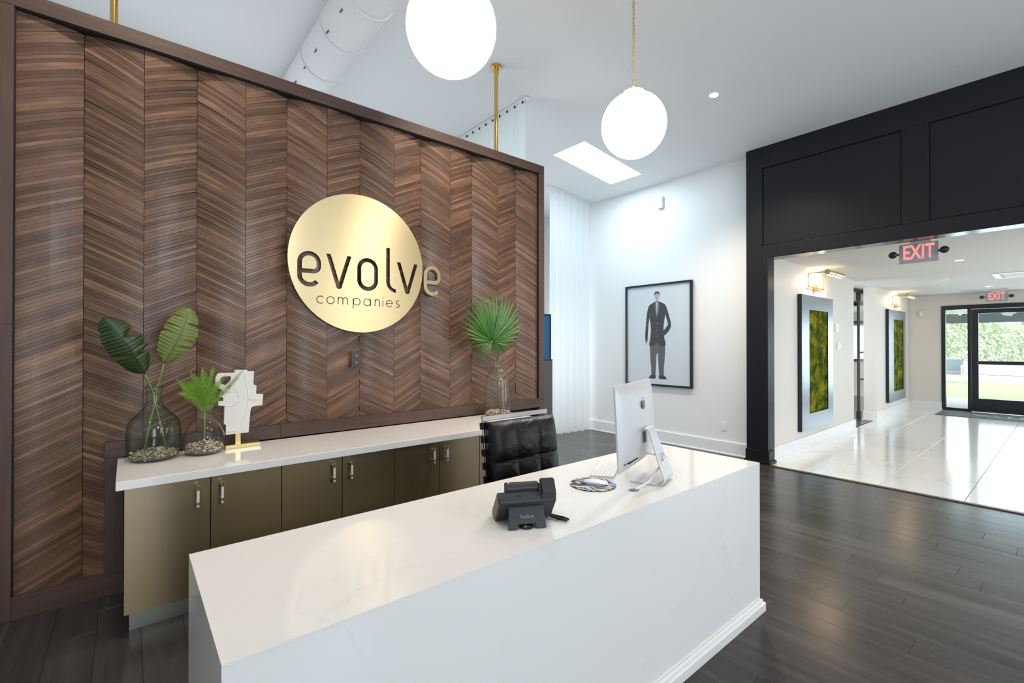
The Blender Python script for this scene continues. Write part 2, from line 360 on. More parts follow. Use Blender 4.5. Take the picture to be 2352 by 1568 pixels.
# ------------------------------------------------------------------ setting: floors
fl = struct(MB().box(-3.2, 5.70, -4.8, 6.3, -.05, -.006).box(5.70, 5.95, 2.30, 6.3, -.05, -.006).build('floor', M_grout2))
PW = .1667; cand = []
x = 3.056 - PW * 38; row = 0
while x < 5.69:
    row += 1; y = -4.8 - R.random() * 1.2
    while y < 6.3:
        l = 1.22; y0, y1 = max(y, -4.8), min(y + l, 6.3)
        x0, x1 = max(x, -3.2), min(x + PW, 5.692)
        if y1 - y0 > .05 and x1 > x0 + .02:
            best = 0
            for py in (y0, (y0 + y1) / 2, y1):
                p = proj((x0 + x1) / 2, py, 0)
                if -60 < p[0] < 2420 and 700 < p[1] < 1650: best = max(best, 1 / max(.3, Vector((x, py, 0)).dot(F)))
            cand.append((best, x0, x1, y0, y1))
        y += l
    x += PW
y = 2.46
while y < 6.3: cand.append((.2, 5.692, 5.85, y, min(y + 1.22, 6.3))); y += 1.22
cand.sort(key=lambda c: -c[0]); jo = MB()
pm = {}
def plank_mesh(dx, dy):
    key = (round(dx, 4), round(dy, 3))
    if key not in pm:
        g = .0005; b = MB(); k = 0
        h = [(-dx / 2 + g, -dy / 2 + g), (dx / 2 - g, -dy / 2 + g), (dx / 2 - g, dy / 2 - g), (-dx / 2 + g, dy / 2 - g)]
        hi = [(p[0] * (1 - .0016 / dx), p[1] * (1 - .0016 / dy)) for p in h]
        b.v = [(p[0], p[1], -.006) for p in h] + [(p[0], p[1], -.001) for p in h] + [(p[0], p[1], 0) for p in hi]
        def U(ix): return [(b.v[i][1], b.v[i][0]) for i in ix]
        for s_ in (0, 4):
            for i in range(4): q = (s_ + i, s_ + (i + 1) % 4, s_ + 4 + (i + 1) % 4, s_ + 4 + i); b.quad(q, U(q))
        b.quad((8, 9, 10, 11), U((8, 9, 10, 11)))
        me = b.mesh('floor_plank'); me.materials.append(M_plank); pm[key] = (me, b)
    return pm[key]
for i, (s_, x0, x1, y0, y1) in enumerate(cand):
    me, b = plank_mesh(x1 - x0, y1 - y0)
    if i < 290 and s_ > 0:
        o = bpy.data.objects.new('floor_plank', me); C.objects.link(o); o.parent = fl; o.location = ((x0 + x1) / 2, (y0 + y1) / 2, 0)
    else:
        k = len(jo.v); jo.cur = R.random()
        jo.v += [(a + (x0 + x1) / 2, c + (y0 + y1) / 2, d) for a, c, d in b.v]
        for q, u in zip(b.f, b.uv): jo.quad([k + t for t in q], u)
o = jo.build('floor_planking', M_plankj, fl, fix=False); o['kind'] = 'stuff'

ft = struct(box('floor', M_grout, (5.708, 13.6, -3, 2.34, -.05, -.003)), 'white marble tile floor of the hall')
tm = {}
yy = 1.2366 + .6112 * 2
rows = [1.2366 + .6112 * k for k in range(-6, 3)]
for r_, y0 in enumerate(rows):
    x = 5.71 - (.61 if r_ % 2 else 0)
    while x < 13.5:
        x0, x1 = max(5.71, x), min(13.45, x + 1.22); ya, yb = y0, min(y0 + .6112, 2.33)
        if yb > ya + .02 and x1 > x0 + .02:
            b = MB(); g = .002; b.box(x0 + g, x1 - g, ya + g, yb - g, -.003, .004)
            b.build('floor_tile', M_tile, ft, bevel=.0015, seg=1)
        x += 1.22
struct(box('floor', M_plankj, (8.9, 15.2, 2.35, 6.5, -.05, .002)), 'dark plank floor of the side room')
tr = struct(box('trim_1', mat('bronze edge strip', (.10, .07, .05), .35, .6), (5.66, 5.712, -3, 2.27, -.001, .009), bevel=.004), 'thin bronze strip between plank floor and tile floor')

# ------------------------------------------------------------------ setting: ceiling with skylight opening
SX0, SX1, SY0, SY1 = 4.28, 5.45, 3.79, 4.32
cb = MB()
def cq(x0, x1, y0, y1):
    k = len(cb.v); T = .12
    cb.v += [(x0, y0, zc(x0)), (x1, y0, zc(x1)), (x1, y1, zc(x1)), (x0, y1, zc(x0)), (x0, y0, zc(x0) + T), (x1, y0, zc(x1) + T), (x1, y1, zc(x1) + T), (x0, y1, zc(x0) + T)]
    for q in ((0, 1, 2, 3), (7, 6, 5, 4), (0, 4, 5, 1), (1, 5, 6, 2), (2, 6, 7, 3), (3, 7, 4, 0)): cb.quad([k + i for i in q])
cq(-3.2, SX0, -4.8, 6.3); cq(SX1, 6.1, -4.8, 6.3); cq(SX0, SX1, -4.8, SY0); cq(SX0, SX1, SY1, 6.3)
struct(cb.build('ceiling', M_ceil))
sk = MB()
for (a, b_, c_, d_) in ((SX0 - .02, SX0, SY0 - .02, SY1 + .02), (SX1, SX1 + .02, SY0 - .02, SY1 + .02), (SX0, SX1, SY0 - .02, SY0), (SX0, SX1, SY1, SY1 + .02)):
    sk.box(a, b_, c_, d_, zc((a + b_) / 2) + .06, 4.14)
so = struct(sk.build('window_1', M_trim), 'rectangular skylight shaft in the sloping ceiling')
k = MB(); k.v = [(SX0, SY0, zc(SX0) + .004), (SX1, SY0, zc(SX1) + .004), (SX1, SY1, zc(SX1) + .004), (SX0, SY1, zc(SX0) + .004)]; k.quad((0, 3, 2, 1))
k.build('skylight_pane', M_sky, so, fix=False)

# ------------------------------------------------------------------ setting: walls
struct(box('wall_right', M_wall, (5.86, 6.0, 2.30, 6.3, 0, 3.80)), 'white wall with the framed print')
bk = MB()                                                            # rear wall: window behind the sheer curtains, second opening added for fill light
bk.box(-3.2, -1.7, 6.2, 6.3, 0, 4.8).box(-1.7, 2.1, 6.2, 6.3, 2.85, 4.8).box(-1.7, 2.1, 6.2, 6.3, 0, .55).box(2.1, 3.0, 6.2, 6.3, 0, 4.6).box(3.0, 5.5, 6.2, 6.3, 2.0, 4.3).box(5.5, 6.0, 6.2, 6.3, 0, 4.2).box(3.0, 5.5, 6.2, 6.3, 0, .4)
struct(bk.build('wall_rear', M_wall))
struct(box('wall_left', M_wall, (-3.2, -3.0, -4.8, 6.3, 0, 4.9)))
bb = MB(); bb.box(-3.2, -1.3, YB - .15, YB, 0, 4.9).box(-1.3, .8, YB - .15, YB, 2.75, 4.9).box(.8, 3.4, YB - .15, YB, 0, 2.6).box(.8, 1.75, YB - .15, YB, 2.6, 4.6).box(2.85, 3.4, YB - .15, YB, 2.6, 4.6)
bb.box(1.75, 2.85, YB - .15, YB, 3.7, 4.6).box(3.4, 4.3, YB - .15, YB, 2.75, 4.6).box(4.3, 4.5, YB - .15, YB, 0, 4.6).box(5.6, 6.0, YB - .15, YB, 0, 4.6).box(4.5, 5.6, YB - .15, YB, 3.3, 4.6).box(4.5, 5.6, YB - .15, YB, 0, .5).box(-1.3, .8, YB - .15, YB, 0, .2).box(3.4, 4.3, YB - .15, YB, 0, .2)  # opening nearest the portal wall added for the fill lamp there
struct(bb.build('wall_back', M_wall))
# black panelled portal wall
PX = 5.72
pw = MB(); pw.box(PX + .02, 5.9, 2.262, 2.505, 0, 3.80).box(PX + .02, 5.9, -4.8, 2.262, 2.405, 3.80)
po = struct(pw.build('wall_portal', M_black), 'satin black panelled portal wall')
ms = MB()
ms.box(PX, PX + .02, 2.3201, 2.505, 0, 3.72).box(PX, PX + .02, 2.262, 2.32, 0, 2.4048)
ms.box(PX, PX + .02, -4.8, 2.32, 2.405, 2.545).box(PX, PX + .02, -4.8, 2.32, 3.452, 3.72)
for y in (1.05, -.42, -1.9, -3.4): ms.box(PX, PX + .02, y - .2, y, 2.545, 3.452)
ms.build('raised_frame', M_black, po, bevel=.003)
pa = MB(); ys = [2.32, 1.05, .85, -.42, -.62, -1.9, -2.1, -3.4]
for a, b_ in zip(ys[::2], ys[1::2]):
    box('wall_panel', M_black, (PX + .012, PX + .021, b_ + .006, a - .006, 2.551, 3.446), po, bevel=.002)
box('soffit_panel', mat('glossy dark soffit', (.02, .022, .026), .2, .3), (PX + .001, 5.905, -4.8, 2.262, 2.397, 2.405), po)
bs = MB(); bs.box(PX - .018, 5.86, 2.244, 2.512, .02, .155).box(PX - .036, 5.87, 2.226, 2.52, 0, .04)
struct(bs.build('baseboard_portal', M_black, bevel=.004))
struct(MB().box(5.838, 5.86, 2.506, 6.2, 0, .165).box(5.828, 5.86, 2.506, 6.2, 0, .020).build('baseboard_right', M_trim, bevel=.004))
# hall
HZ = 2.44
struct(box('ceiling', M_hallc, (5.9, 15.3, -3.0, 6.5, HZ, HZ + .1)), 'flat white ceiling of the hall')
struct(box('wall_hall', M_hallw, (5.9, 9.17, 2.30, 2.45, 0, HZ)), 'near hall wall with the large moss frame')
struct(box('wall_hall', M_hallw, (10.49, 13.45, 2.30, 2.48, 0, HZ)), 'hall pier and wall with the small far moss frame')
struct(MB().box(5.9, 9.19, 2.28, 2.3, 0, .165).box(5.9, 9.205, 2.265, 2.3, 0, .022).box(9.17, 9.19, 2.3, 2.45, 0, .165).build('baseboard_hall', M_trim, bevel=.003))
struct(MB().box(10.47, 13.34, 2.28, 2.2995, .0, .165).box(10.455, 10.4695, 2.265, 2.50, 0, .022).box(10.4695, 13.32, 2.265, 2.2795, 0, .022).box(10.47, 10.4895, 2.3, 2.49, 0, .165).build('baseboard_hall', M_trim))
FX = 13.36
fw = MB(); fw.box(FX, FX + .2, 1.80, 2.75, 0, HZ).box(FX, FX + .2, -3, 1.80, 2.20, HZ).box(FX, FX + .2, -3, -.75, 0, 2.2)
struct(fw.build('wall_far', M_hallw))
struct(MB().box(FX - .02, FX, 1.80, 2.3, 0, .165).box(FX - .035, FX, 1.785, 2.3, 0, .022).box(FX - .02, FX + .05, 1.782, 1.80, 0, .165).build('baseboard_far', M_trim, bevel=.003))
struct(MB().box(5.9, 7.2, -3.1, -2.95, 0, HZ).box(11.4, 13.6, -3.1, -2.95, 0, HZ).box(7.2, 11.4, -3.1, -2.95, 0, .4).box(7.2, 11.4, -3.1, -2.95, 2.1, HZ).build('wall_hall_side', M_hallw))
# side room seen through the gap
struct(MB().box(15.2, 15.35, 2.35, 4.2, 0, .95).box(15.2, 15.35, 2.35, 4.2, 2.0, HZ).box(15.2, 15.35, 5.6, 6.5, 0, HZ).box(15.2, 15.35, 4.2, 5.6, 0, .95).box(15.2, 15.35, 4.2, 5.6, 2.0, HZ).box(15.2, 15.35, 2.35, 2.8, 0, HZ).build('wall_side_room', M_hallw))
struct(box('baseboard_side_room', M_trim, (15.17, 15.2, 2.7, 6.4, 0, .17)))
struct(box('wall_side_room', M_hallw, (8.9, 15.3, 6.4, 6.5, 0, HZ)), 'back wall of the side room')
wf = MB(); wf.box(15.15, 15.22, 2.8, 5.6, .93, 1.0).box(15.15, 15.22, 2.8, 5.6, 1.93, 2.02).box(15.15, 15.22, 2.8, 2.86, .95, 2.0).box(15.15, 15.22, 5.54, 5.6, .95, 2.0).box(15.15, 15.22, 4.5, 4.54, .95, 2.0)
wfo = struct(wf.build('window_2', M_blk), 'black framed window of the side room'); box('pane', M_pane, (15.18, 15.186, 2.86, 5.54, 1.0, 1.93), wfo)
# glazed partition with black frame inside the gap
gp = thing('glass_partition', 'black framed glass partition standing in the gap beside the hall pier', 'partition', (10.9, 2.62, 0))
box('top_rail', M_blk, (8.9, 12.2, 2.60, 2.68, 2.37, 2.435), gp); pv = MB(); pv.box(10.76, 10.80, 2.61, 2.65, 0, 2.37).box(10.74, 10.82, 2.60, 2.66, 2.22, 2.38).box(10.74, 10.82, 2.60, 2.66, 0, .12)
pv.build('pivot_post', M_blk, gp)
for z in (.70, 1.22, 1.80): box('glazing_bar', M_blk, (10.80, 11.9, 2.62, 2.645, z, z + .03), gp)
box('pane', M_pane2, (10.80, 11.9, 2.63, 2.636, .05, 2.37), gp)

# ------------------------------------------------------------------ hall door, sidelight, outside
dr = MB()                                                            # outer frame
dr.box(FX - .02, FX + .1, 1.735, 1.80, 0, 2.115).box(FX - .02, FX + .1, 1.345, 1.40, 0, 2.115).box(FX - .02, FX + .1, -.75, 1.80, 2.1152, 2.205).box(FX - .02, FX + .1, 1.4002, 1.7348, 0, .065).box(FX - .02, FX + .1, -.75, -.66, 0, 2.115)
do = struct(dr.build('door_1', M_blk, bevel=.004), 'black framed glass entrance door with sidelight at the hall end')
lf = MB(); lf.box(FX, FX + .06, 1.24, 1.342, .02, 2.11).box(FX, FX + .06, -.4998, 1.2398, 2.02, 2.11).box(FX, FX + .06, -.4998, 1.2398, .02, .29).box(FX, FX + .06, -.62, -.5, .02, 2.11)
lf.build('door_leaf', M_blk, do, bevel=.004)
box('pane', M_pane, (FX + .03, FX + .036, -.5, 1.24, .29, 2.02), do); box('pane', M_pane, (FX + .03, FX + .036, 1.40, 1.735, .065, 2.115), do)
pb = MB(); pb.box(FX - .06, FX - .03, -.55, 1.245, .985, 1.055).box(FX - .03, FX - .002, 1.25, 1.32, .98, 1.06); pb.build('push_bar', M_blk, do, bevel=.006)

struct(MB().box(13.6, 17.2, -6, 9, -.2, -.02).build('floor', M_conc), 'pale concrete patio outside the glass door')
struct(box('floor', M_grass, (17.2, 24.6, -9, 12, -.2, -.03)), 'green lawn beyond the patio')
struct(box('floor', M_conc, (24.6, 40, -16, 20, -.2, -.02)), 'pale walkway beyond the lawn')
tag(MB().box(30.0, 30.4, -16, 22, 0, .50).box(29.9, 30.5, -16, 22, .50, .60).build('garden_wall', M_conc, bevel=.02), 'low pale garden wall running behind the lawn', 'wall')
pf = thing('porch_roof', 'white porch soffit with grey beam outside the glass door', 'roof', (15, 0, 2.3))
box('soffit', M_soffit, (13.6, 17.0, -6, 9, 2.22, 2.32), pf); box('beam', M_beam, (17.0, 17.2, -6, 9, 1.95, 2.20), pf)
def bush(x, y, w_, h, n, lab):
    b = MB()
    for i in range(n):
        while True:
            p = Vector((R.uniform(-1, 1), R.uniform(-1, 1), R.uniform(0, 1)))
            if p.x ** 2 + p.y ** 2 + (p.z * .9) ** 2 < 1 and p.length > .55: break
        q = Vector((x + p.x * w_ * .6, y + p.y * w_, .2 + p.z * h)); s = R.uniform(.05, .12)
        a = Vector((R.gauss(0, 1), R.gauss(0, 1), R.gauss(0, 1))).normalized(); c_ = a.orthogonal().normalized(); d = a.cross(c_)
        k = len(b.v); b.v += [tuple(q + c_ * s), tuple(q + d * s * .5), tuple(q - c_ * s), tuple(q - d * s * .5)]; b.quad((k, k + 1, k + 2, k + 3))
    t = thing('shrub', lab, 'shrub', (x, y, 0), 0, 'shrubs behind the garden wall')
    b.build('foliage', M_tree, t, fix=False)['kind'] = 'stuff'
    MB().cyl((x, y, 0), (x, y, h * .6), .12, 8, .05).build('trunk', mat('bark', (.12, .09, .07), .9), t)
for (x, y, w_, h, lab) in ((33, 6.1, 1.7, 3.4, 'pale shrub behind the garden wall seen left through the entrance sidelight'), (34.5, 3.4, 1.7, 3.9, 'pale shrub seen through the entrance sidelight and the door glass edge'), (33, .6, 1.7, 3.4, 'pale shrub seen through the middle of the entrance door glass'), (35, -2.2, 1.8, 3.9, 'pale shrub at the far right edge of the entrance door glass'), (33.5, 12.2, 1.7, 3.7, 'pale shrub seen through the side room window')):
    bush(x, y, w_, h, 5000, lab)
# patio chair outside
pc = thing('patio_chair', 'pale metal patio chair with grey cushions on the lawn edge outside the sidelight', 'chair', (23.6, 2.9, -.03), radians(180))
M_pcc = mat('grey outdoor cushion', (.22, .25, .28), .9); M_pcf = mat('white powder coat', (.8, .8, .82), .4)
for y in (-.30, .30):
    MB().box(-.30, -.26, y - .02, y + .02, 0, .62).build('leg', M_pcf, pc, True); MB().box(.26, .30, y - .02, y + .02, 0, .62).build('leg', M_pcf, pc, True)
    MB().box(-.32, .32, y - .03, y + .03, .62, .645).build('armrest', M_pcf, pc, True)
MB().box(-.28, .28, -.28, .28, .30, .42).build('seat_cushion', M_pcc, pc, True, bevel=.02)
MB().prism([(-.28, .36), (-.20, .36), (-.30, .86), (-.38, .86)], -.28, .28, 'y').build('back_cushion', M_pcc, pc, True, bevel=.02)
# door mat
dm = tag(box('door_mat', M_mat, (12.30, 13.26, -.7, 1.765, .004, .014), bevel=.003), 'grey rubber edged mat with pale lettering in front of the entrance door', 'mat')
for i, ch in enumerate('AVTRA'):
    text('lettering', ch, .34, mat('pale mat lettering', (.45, .47, .5), .8), dm, (12.78, 1.18 - i * .20, .0145), (0, 0, radians(90)), .0004)

# ------------------------------------------------------------------ the walnut feature wall
wx0, wx1, WT = -.449, 3.188, 3.12; FY = 3.425
fwall = thing('feature_wall', 'freestanding walnut feature wall of curved chevron slats behind the counter', 'wall', (1.36, 3.5, 0))
box('backing_board', mat('dark backing', (.02, .013, .01), .8), (-.60, 3.25, 3.535, 3.60, 0, 3.19), fwall)
def fr(*d): return box('frame_board', M_frame, d, fwall, bevel=.002)
fr(-.64, 3.258, FY, 3.60, WT, 3.203)                                 # top
fr(3.188, 3.258, FY, 3.60, .84, WT - .001); fr(3.188, 3.258, FY + .002, 3.60, 0, .839)
fr(-.62, -.449, FY, 3.60, 1.50, WT - .001); fr(-.62, -.449, FY, 3.60, 0, 1.499)
fr(-.448, -.012, FY, 3.53, 0, .115); fr(-.095, -.012, FY, 3.53, .116, .764)
fr(-.095, .80, FY, 3.53, .765, .853); fr(.801, 2.4, FY, 3.53, .765, .853); fr(2.401, 3.187, FY, 3.53, .765, .853)
for d in ((-.449, 3.188, 3.436, 3.53, WT - .005, WT - .0005), (-.4485, -.4445, 3.436, 3.53, .1155, WT - .006), (3.184, 3.1875, 3.436, 3.53, .854, WT - .006)):
    box('shade_strip', M_dark, d, fwall)  # black strips stand in for the shade between frame and slats
NC, CW, SP, DY = 14, (3.201 + .449) / 14, .0206, .044
CW = .2607; sl_all = []
def slat(b, col, zc0, tone, jit):
    x0 = wx0 + col * CW; up = (col % 2 == 0); s = .487; nn = 8; k = len(b.v); h = SP / 2 - R.choice((-.0001, 0, .0001, .0003, .0007))
    zlo = .853 - .01 if col >= 1 and x0 > -.1 else .105
    cf = .0009; prof = [(.02, -h), (cf, -h), (0, -h + cf), (0, h - cf), (cf, h), (.02, h)]
    for i in range(nn + 1):
        u = i / nn; x = x0 + .0012 + u * (CW - .0024); t = u if up else 1 - u
        zz = zc0 + s * CW * (t - .5); y = 3.455 + DY * t ** 2.3 + jit * (1.2 * t)
        for (dy, dz) in prof: b.v.append((min(x, 3.195), y + dy, max(min(zz + dz, WT + .012), zlo if not (col == 1 and x < -.085) else .105)))
    n = len(prof); ro = R.random() * 5
    for i in range(nn):
        for j in range(n - 1):
            a = k + i * n + j; q = (a, a + n, a + n + 1, a + 1)
            if all(abs(b.v[q[0]][2] - b.v[m_][2]) < 1e-7 for m_ in q[1:]) and j in (1, 2, 3): continue
            b.quad(q, [(i / nn * CW * 1.1, j / n * SP), ((i + 1) / nn * CW * 1.1, j / n * SP), ((i + 1) / nn * CW * 1.1, (j + 1) / n * SP), (i / nn * CW * 1.1, (j + 1) / n * SP)])
    b.quad([k + j for j in range(n)]); b.quad([k + nn * n + j for j in range(n)][::-1])
joined = MB(); cnt = 0; shared = {}
for col in range(NC):
    z = .02 + R.random() * SP
    while z < WT + .08:
        x0 = wx0 + col * CW
        lo = (.853 if col >= 2 else .105)
        if z + .07 < lo: z += SP; continue
        jit = R.choice((0, R.uniform(-.005, .005), R.uniform(-.0025, .0025)))
        full = .12 + .08 < z < WT - .075
        if cnt < 300 and col < 2:
            cnt += 1
            if full:
                key = (col, R.randrange(5))
                if key not in shared:
                    b = MB(); slat(b, col, 1.0, 0, jit); bb_ = b.mesh('slat', Vector((1.36, 3.5, 1.0))); bb_.materials.append(M_slat1); shared[key] = bb_
                o = bpy.data.objects.new('slat', shared[key]); C.objects.link(o); o.parent = fwall; o.location = (0, 0, z)
            else:
                b = MB(); slat(b, col, z, 0, jit); b.build('slat', M_slat1, fwall, fix=False)
        else:
            joined.cur = R.random(); slat(joined, col, z, joined.cur, jit)
        z += SP
o = joined.build('slats', M_slat, fwall, fix=False); o['kind'] = 'stuff'
for (x, nm) in ((-.065, 'left'), (2.70, 'right')):
    zt = zc(x)
    p = thing('support_post', 'brass pipe from wall top to ceiling, above the %s end of the walnut wall' % nm, 'post', (x, 3.5, 3.203), 0, 'brass posts above the walnut wall')
    MB().cyl((x, 3.5, 3.203), (x, 3.5, zt - .001), .019, 20).build('pipe', M_brass, p, smooth=True)
    MB().cyl((x, 3.5, zt - .02), (x, 3.5, zt - .003), .052, 28).cyl((x, 3.5, zt - .07), (x, 3.5, zt - .02), .026, 24).build('flange', M_brass, p, smooth=True, bevel=.002)

# ------------------------------------------------------------------ brass sign with cut-out letters
def arc(cx, cz, rx, rz, a0, a1, n=14): return [(cx + rx * cos(radians(a0 + (a1 - a0) * i / n)), cz + rz * sin(radians(a0 + (a1 - a0) * i / n))) for i in range(n + 1)]
def let_e(x0, z0, W=.160, H=.250, s=.031):
    r = W / 2; cx = x0 + r; zt = z0 + H - r; zb = z0 + r; zm0 = z0 + .095; ri = r - s
    outer = arc(cx, zb, r, r, -38, -90, 8)[:-1] + arc(cx, zb, r, r, -90, -180) + arc(cx, zt, r, r, 180, 0, 24) + [(x0 + W, z0 + .155)]
    outer += arc(x0 + W - .055, z0 + .150, .055, .055, 0, -90, 8) + [(x0 + s, zm0)]
    outer += arc(cx, zb, ri, ri, 180, 322, 14)
    inner = [(x0 + s, zm0 + s)] + [(x0 + W - .055, zm0 + s)] + arc(x0 + W - .055, zm0 + s + .026, .025, .026, -90, 0, 6) + arc(cx, zt, ri, ri, 0, 180, 20)
    return outer, inner
def let_o(x0, z0, W=.163, H=.250, s=.031):
    r = W / 2; cx = x0 + r; ri = r - s
    o = arc(cx, z0 + H - r, r, r, 0, 180, 20) + arc(cx, z0 + r, r, r, 180, 360, 20); i = arc(cx, z0 + H - r, ri, ri, 0, 180, 20) + arc(cx, z0 + r, ri, ri, 180, 360, 20)
    return o, i
def let_v(x0, z0, W=.183, H=.248, s=.031):
    cx = x0 + W / 2; r = .020
    return [(x0, z0 + H), (x0 + s, z0 + H), (cx, z0 + .052), (x0 + W - s, z0 + H), (x0 + W, z0 + H)] + arc(cx, z0 + r, r * 1.15, r, 12, -192, 12)
def let_l(x0, z0, H=.347, s=.031):
    return [(x0, z0 + H), (x0 + s, z0 + H), (x0 + s, z0 + .075)] + arc(x0 + s + .05, z0 + .078, .05, .05, 180, 270, 8) + [(x0 + s + .051, z0)] + arc(x0 + .085, z0 + .085, .085, .085, 268, 180, 10)
def curve2d(name, splines, ext, m, parent, y):
    cu = bpy.data.curves.new(name, 'CURVE'); cu.dimensions = '2D'; cu.fill_mode = 'BOTH'; cu.extrude = ext; cu.resolution_u = 1
    for s in splines:
        sp = cu.splines.new('POLY'); sp.points.add(len(s) - 1); sp.use_cyclic_u = True
        for i, p in enumerate(s): sp.points[i].co = (p[0], p[1], 0, 1)
    t = bpy.data.objects.new('t', cu); C.objects.link(t); dg = bpy.context.evaluated_depsgraph_get()
    me = bpy.data.meshes.new_from_object(t.evaluated_get(dg)); bpy.data.objects.remove(t)
    me.transform(Matrix.Rotation(radians(90), 4, 'X')); me.transform(Matrix.Translation((0, y, 0))); me.transform(Matrix.Translation(-wl(parent)))
    me.materials.clear(); me.materials.append(m); me.name = name
    o = bpy.data.objects.new(name, me); C.objects.link(o); o.parent = parent; return o
SYY = 3.434
sign = thing('round_wall_sign', 'large round brushed brass sign with cut-out lettering on the walnut wall', 'sign', (1.36, SYY, 2.003))
circ = [(1.36 + .517 * cos(2 * pi * i / 160), 2.004 + .517 * sin(2 * pi * i / 160)) for i in range(160)]
spl = [circ]; isl = []
for o_, i_ in (let_e(.905, 1.803), let_o(1.328, 1.803)): spl.append(o_); isl.append(i_)
spl += [let_v(1.101, 1.802), let_l(1.558, 1.805), let_v(1.648, 1.802)]
curve2d('disc', spl + isl, .006, M_disc, sign, SYY)
for (x, z) in ((1.05, 1.75), (1.67, 1.75), (1.05, 2.30), (1.67, 2.30)): MB().cyl((x, SYY + .004, z), (x, 3.47, z), .008, 10).build('standoff', M_discedge, sign)
e2 = let_e(1.888, 1.803); le = tag(curve2d('sign_letter', [e2[0], e2[1]], .006, M_disc, None, SYY), 'single brass letter e just right of the round brass sign', 'letter')
for (x, z) in ((1.90, 1.93), (2.03, 1.97)): MB().cyl((x, SYY + .004, z), (x, 3.47, z), .005, 8).build('standoff', M_discedge, le)
# small thin lettering: grooves drawn as dark ribbons just proud of the disc
rb = MB(); M_groove = mat('dark cut groove', (.07, .04, .02), .6)
def flush():
    global rb
    rb.build('small_letter', M_groove, sign); rb = MB()
def ribbon(pts, w_=.0062):
    k = len(rb.v); n = len(pts)
    for i, p in enumerate(pts):
        a = pts[max(0, i - 1)]; b = pts[min(n - 1, i + 1)]; d = Vector((b[0] - a[0], b[1] - a[1])); d.normalize(); nx, nz = -d.y * w_ / 2, d.x * w_ / 2
        for s in (1, -1):
            for yy_ in (SYY - .0068, SYY - .004): rb.v.append((p[0] + nx * s, yy_, p[1] + nz * s))
    for i in range(n - 1):
        a = k + i * 4
        for q in ((0, 2, 6, 4), (0, 4, 5, 1), (2, 3, 7, 6)): rb.quad([a + t for t in q])
zb = 1.690; xh = .052; rr = .026
def C_(cx): ribbon(arc(cx, zb + rr, rr, rr, 45, 315, 18))
def O_(cx): ribbon(arc(cx, zb + rr, rr, rr, 0, 360, 26))
C_(1.062); flush(); O_(1.132); flush()
x = 1.187; ribbon([(x, zb), (x, zb + xh)]); ribbon([(x, zb + .034)] + arc(x + .017, zb + .034, .017, .017, 180, 0, 10) + [(x + .034, zb)]); ribbon([(x + .034, zb + .034)] + arc(x + .051, zb + .034, .017, .017, 180, 0, 10) + [(x + .068, zb)]); flush()
x = 1.298; ribbon([(x, zb + xh), (x, zb - .026)]); O_(x + .027); flush()
x = 1.405; O_(x); ribbon([(x + .027, zb), (x + .027, zb + xh)]); flush()
x = 1.468; ribbon([(x, zb), (x, zb + xh)]); ribbon([(x, zb + .032)] + arc(x + .019, zb + .032, .019, .019, 180, 0, 10) + [(x + .038, zb)]); flush()
x = 1.532; ribbon([(x, zb), (x, zb + xh - .004)]); ribbon([(x, zb + .064), (x, zb + .070)]); flush()
x = 1.585; ribbon([(x - rr + .002, zb + .027), (x + rr - .002, zb + .027)]); ribbon(arc(x, zb + rr, rr, rr, 0, 320, 22)); flush()
x = 1.655; ribbon(arc(x, zb + .039, .013, .013, 35, 260, 10) + arc(x, zb + .0135, .0145, .0135, 80, -140, 12)); flush()


# dark outlet on the feature wall
def outlet(name, lab, o3, axis, m, m2):
    t = thing(name, lab, 'outlet', o3)
    if axis == 'y':
        box('cover_plate', m, (-.038, .038, -.005, .002, -.06, .06), t, .003, True)
        for z in (-.026, .026):
            s = box('socket', m2, (-.017, .017, -.0075, -.004, z - .015, z + .015), t, .003, True)
    else:
        box('cover_plate', m, (-.005, .002, -.036, .036, -.058, .058), t, .003, True)
        for z in (-.024, .024): box('socket', m2, (-.0075, -.004, -.017, .017, z - .015, z + .015), t, .003, True)
    return t
ow = outlet('wall_outlet', 'dark brown power outlet on the walnut wall below the round sign', (1.328, 3.449, 1.283), 'y', mat('brown plate', (.03, .016, .012), .3), mat('brown socket', (.05, .03, .02), .3))
for z in (-.022, .030): box('slot', M_white, (-.003, .004, -.0085, -.0078, z - .004, z + .001), ow, 0, True)
outlet('wall_outlet', 'white power outlet low on the white wall right of the framed print', (5.859, 2.852, .348), 'x', M_white, M_trim)
sn = thing('wall_sensor', 'small white sensor box high on the white wall above the framed print', 'sensor', (5.86, 3.745, 3.41))
box('housing', M_white, (-.05, 0, -.045, .045, -.085, .085), sn, .012, True); box('lens', M_trim, (-.054, -.049, -.02, .02, -.06, -.02), sn, .003, True)

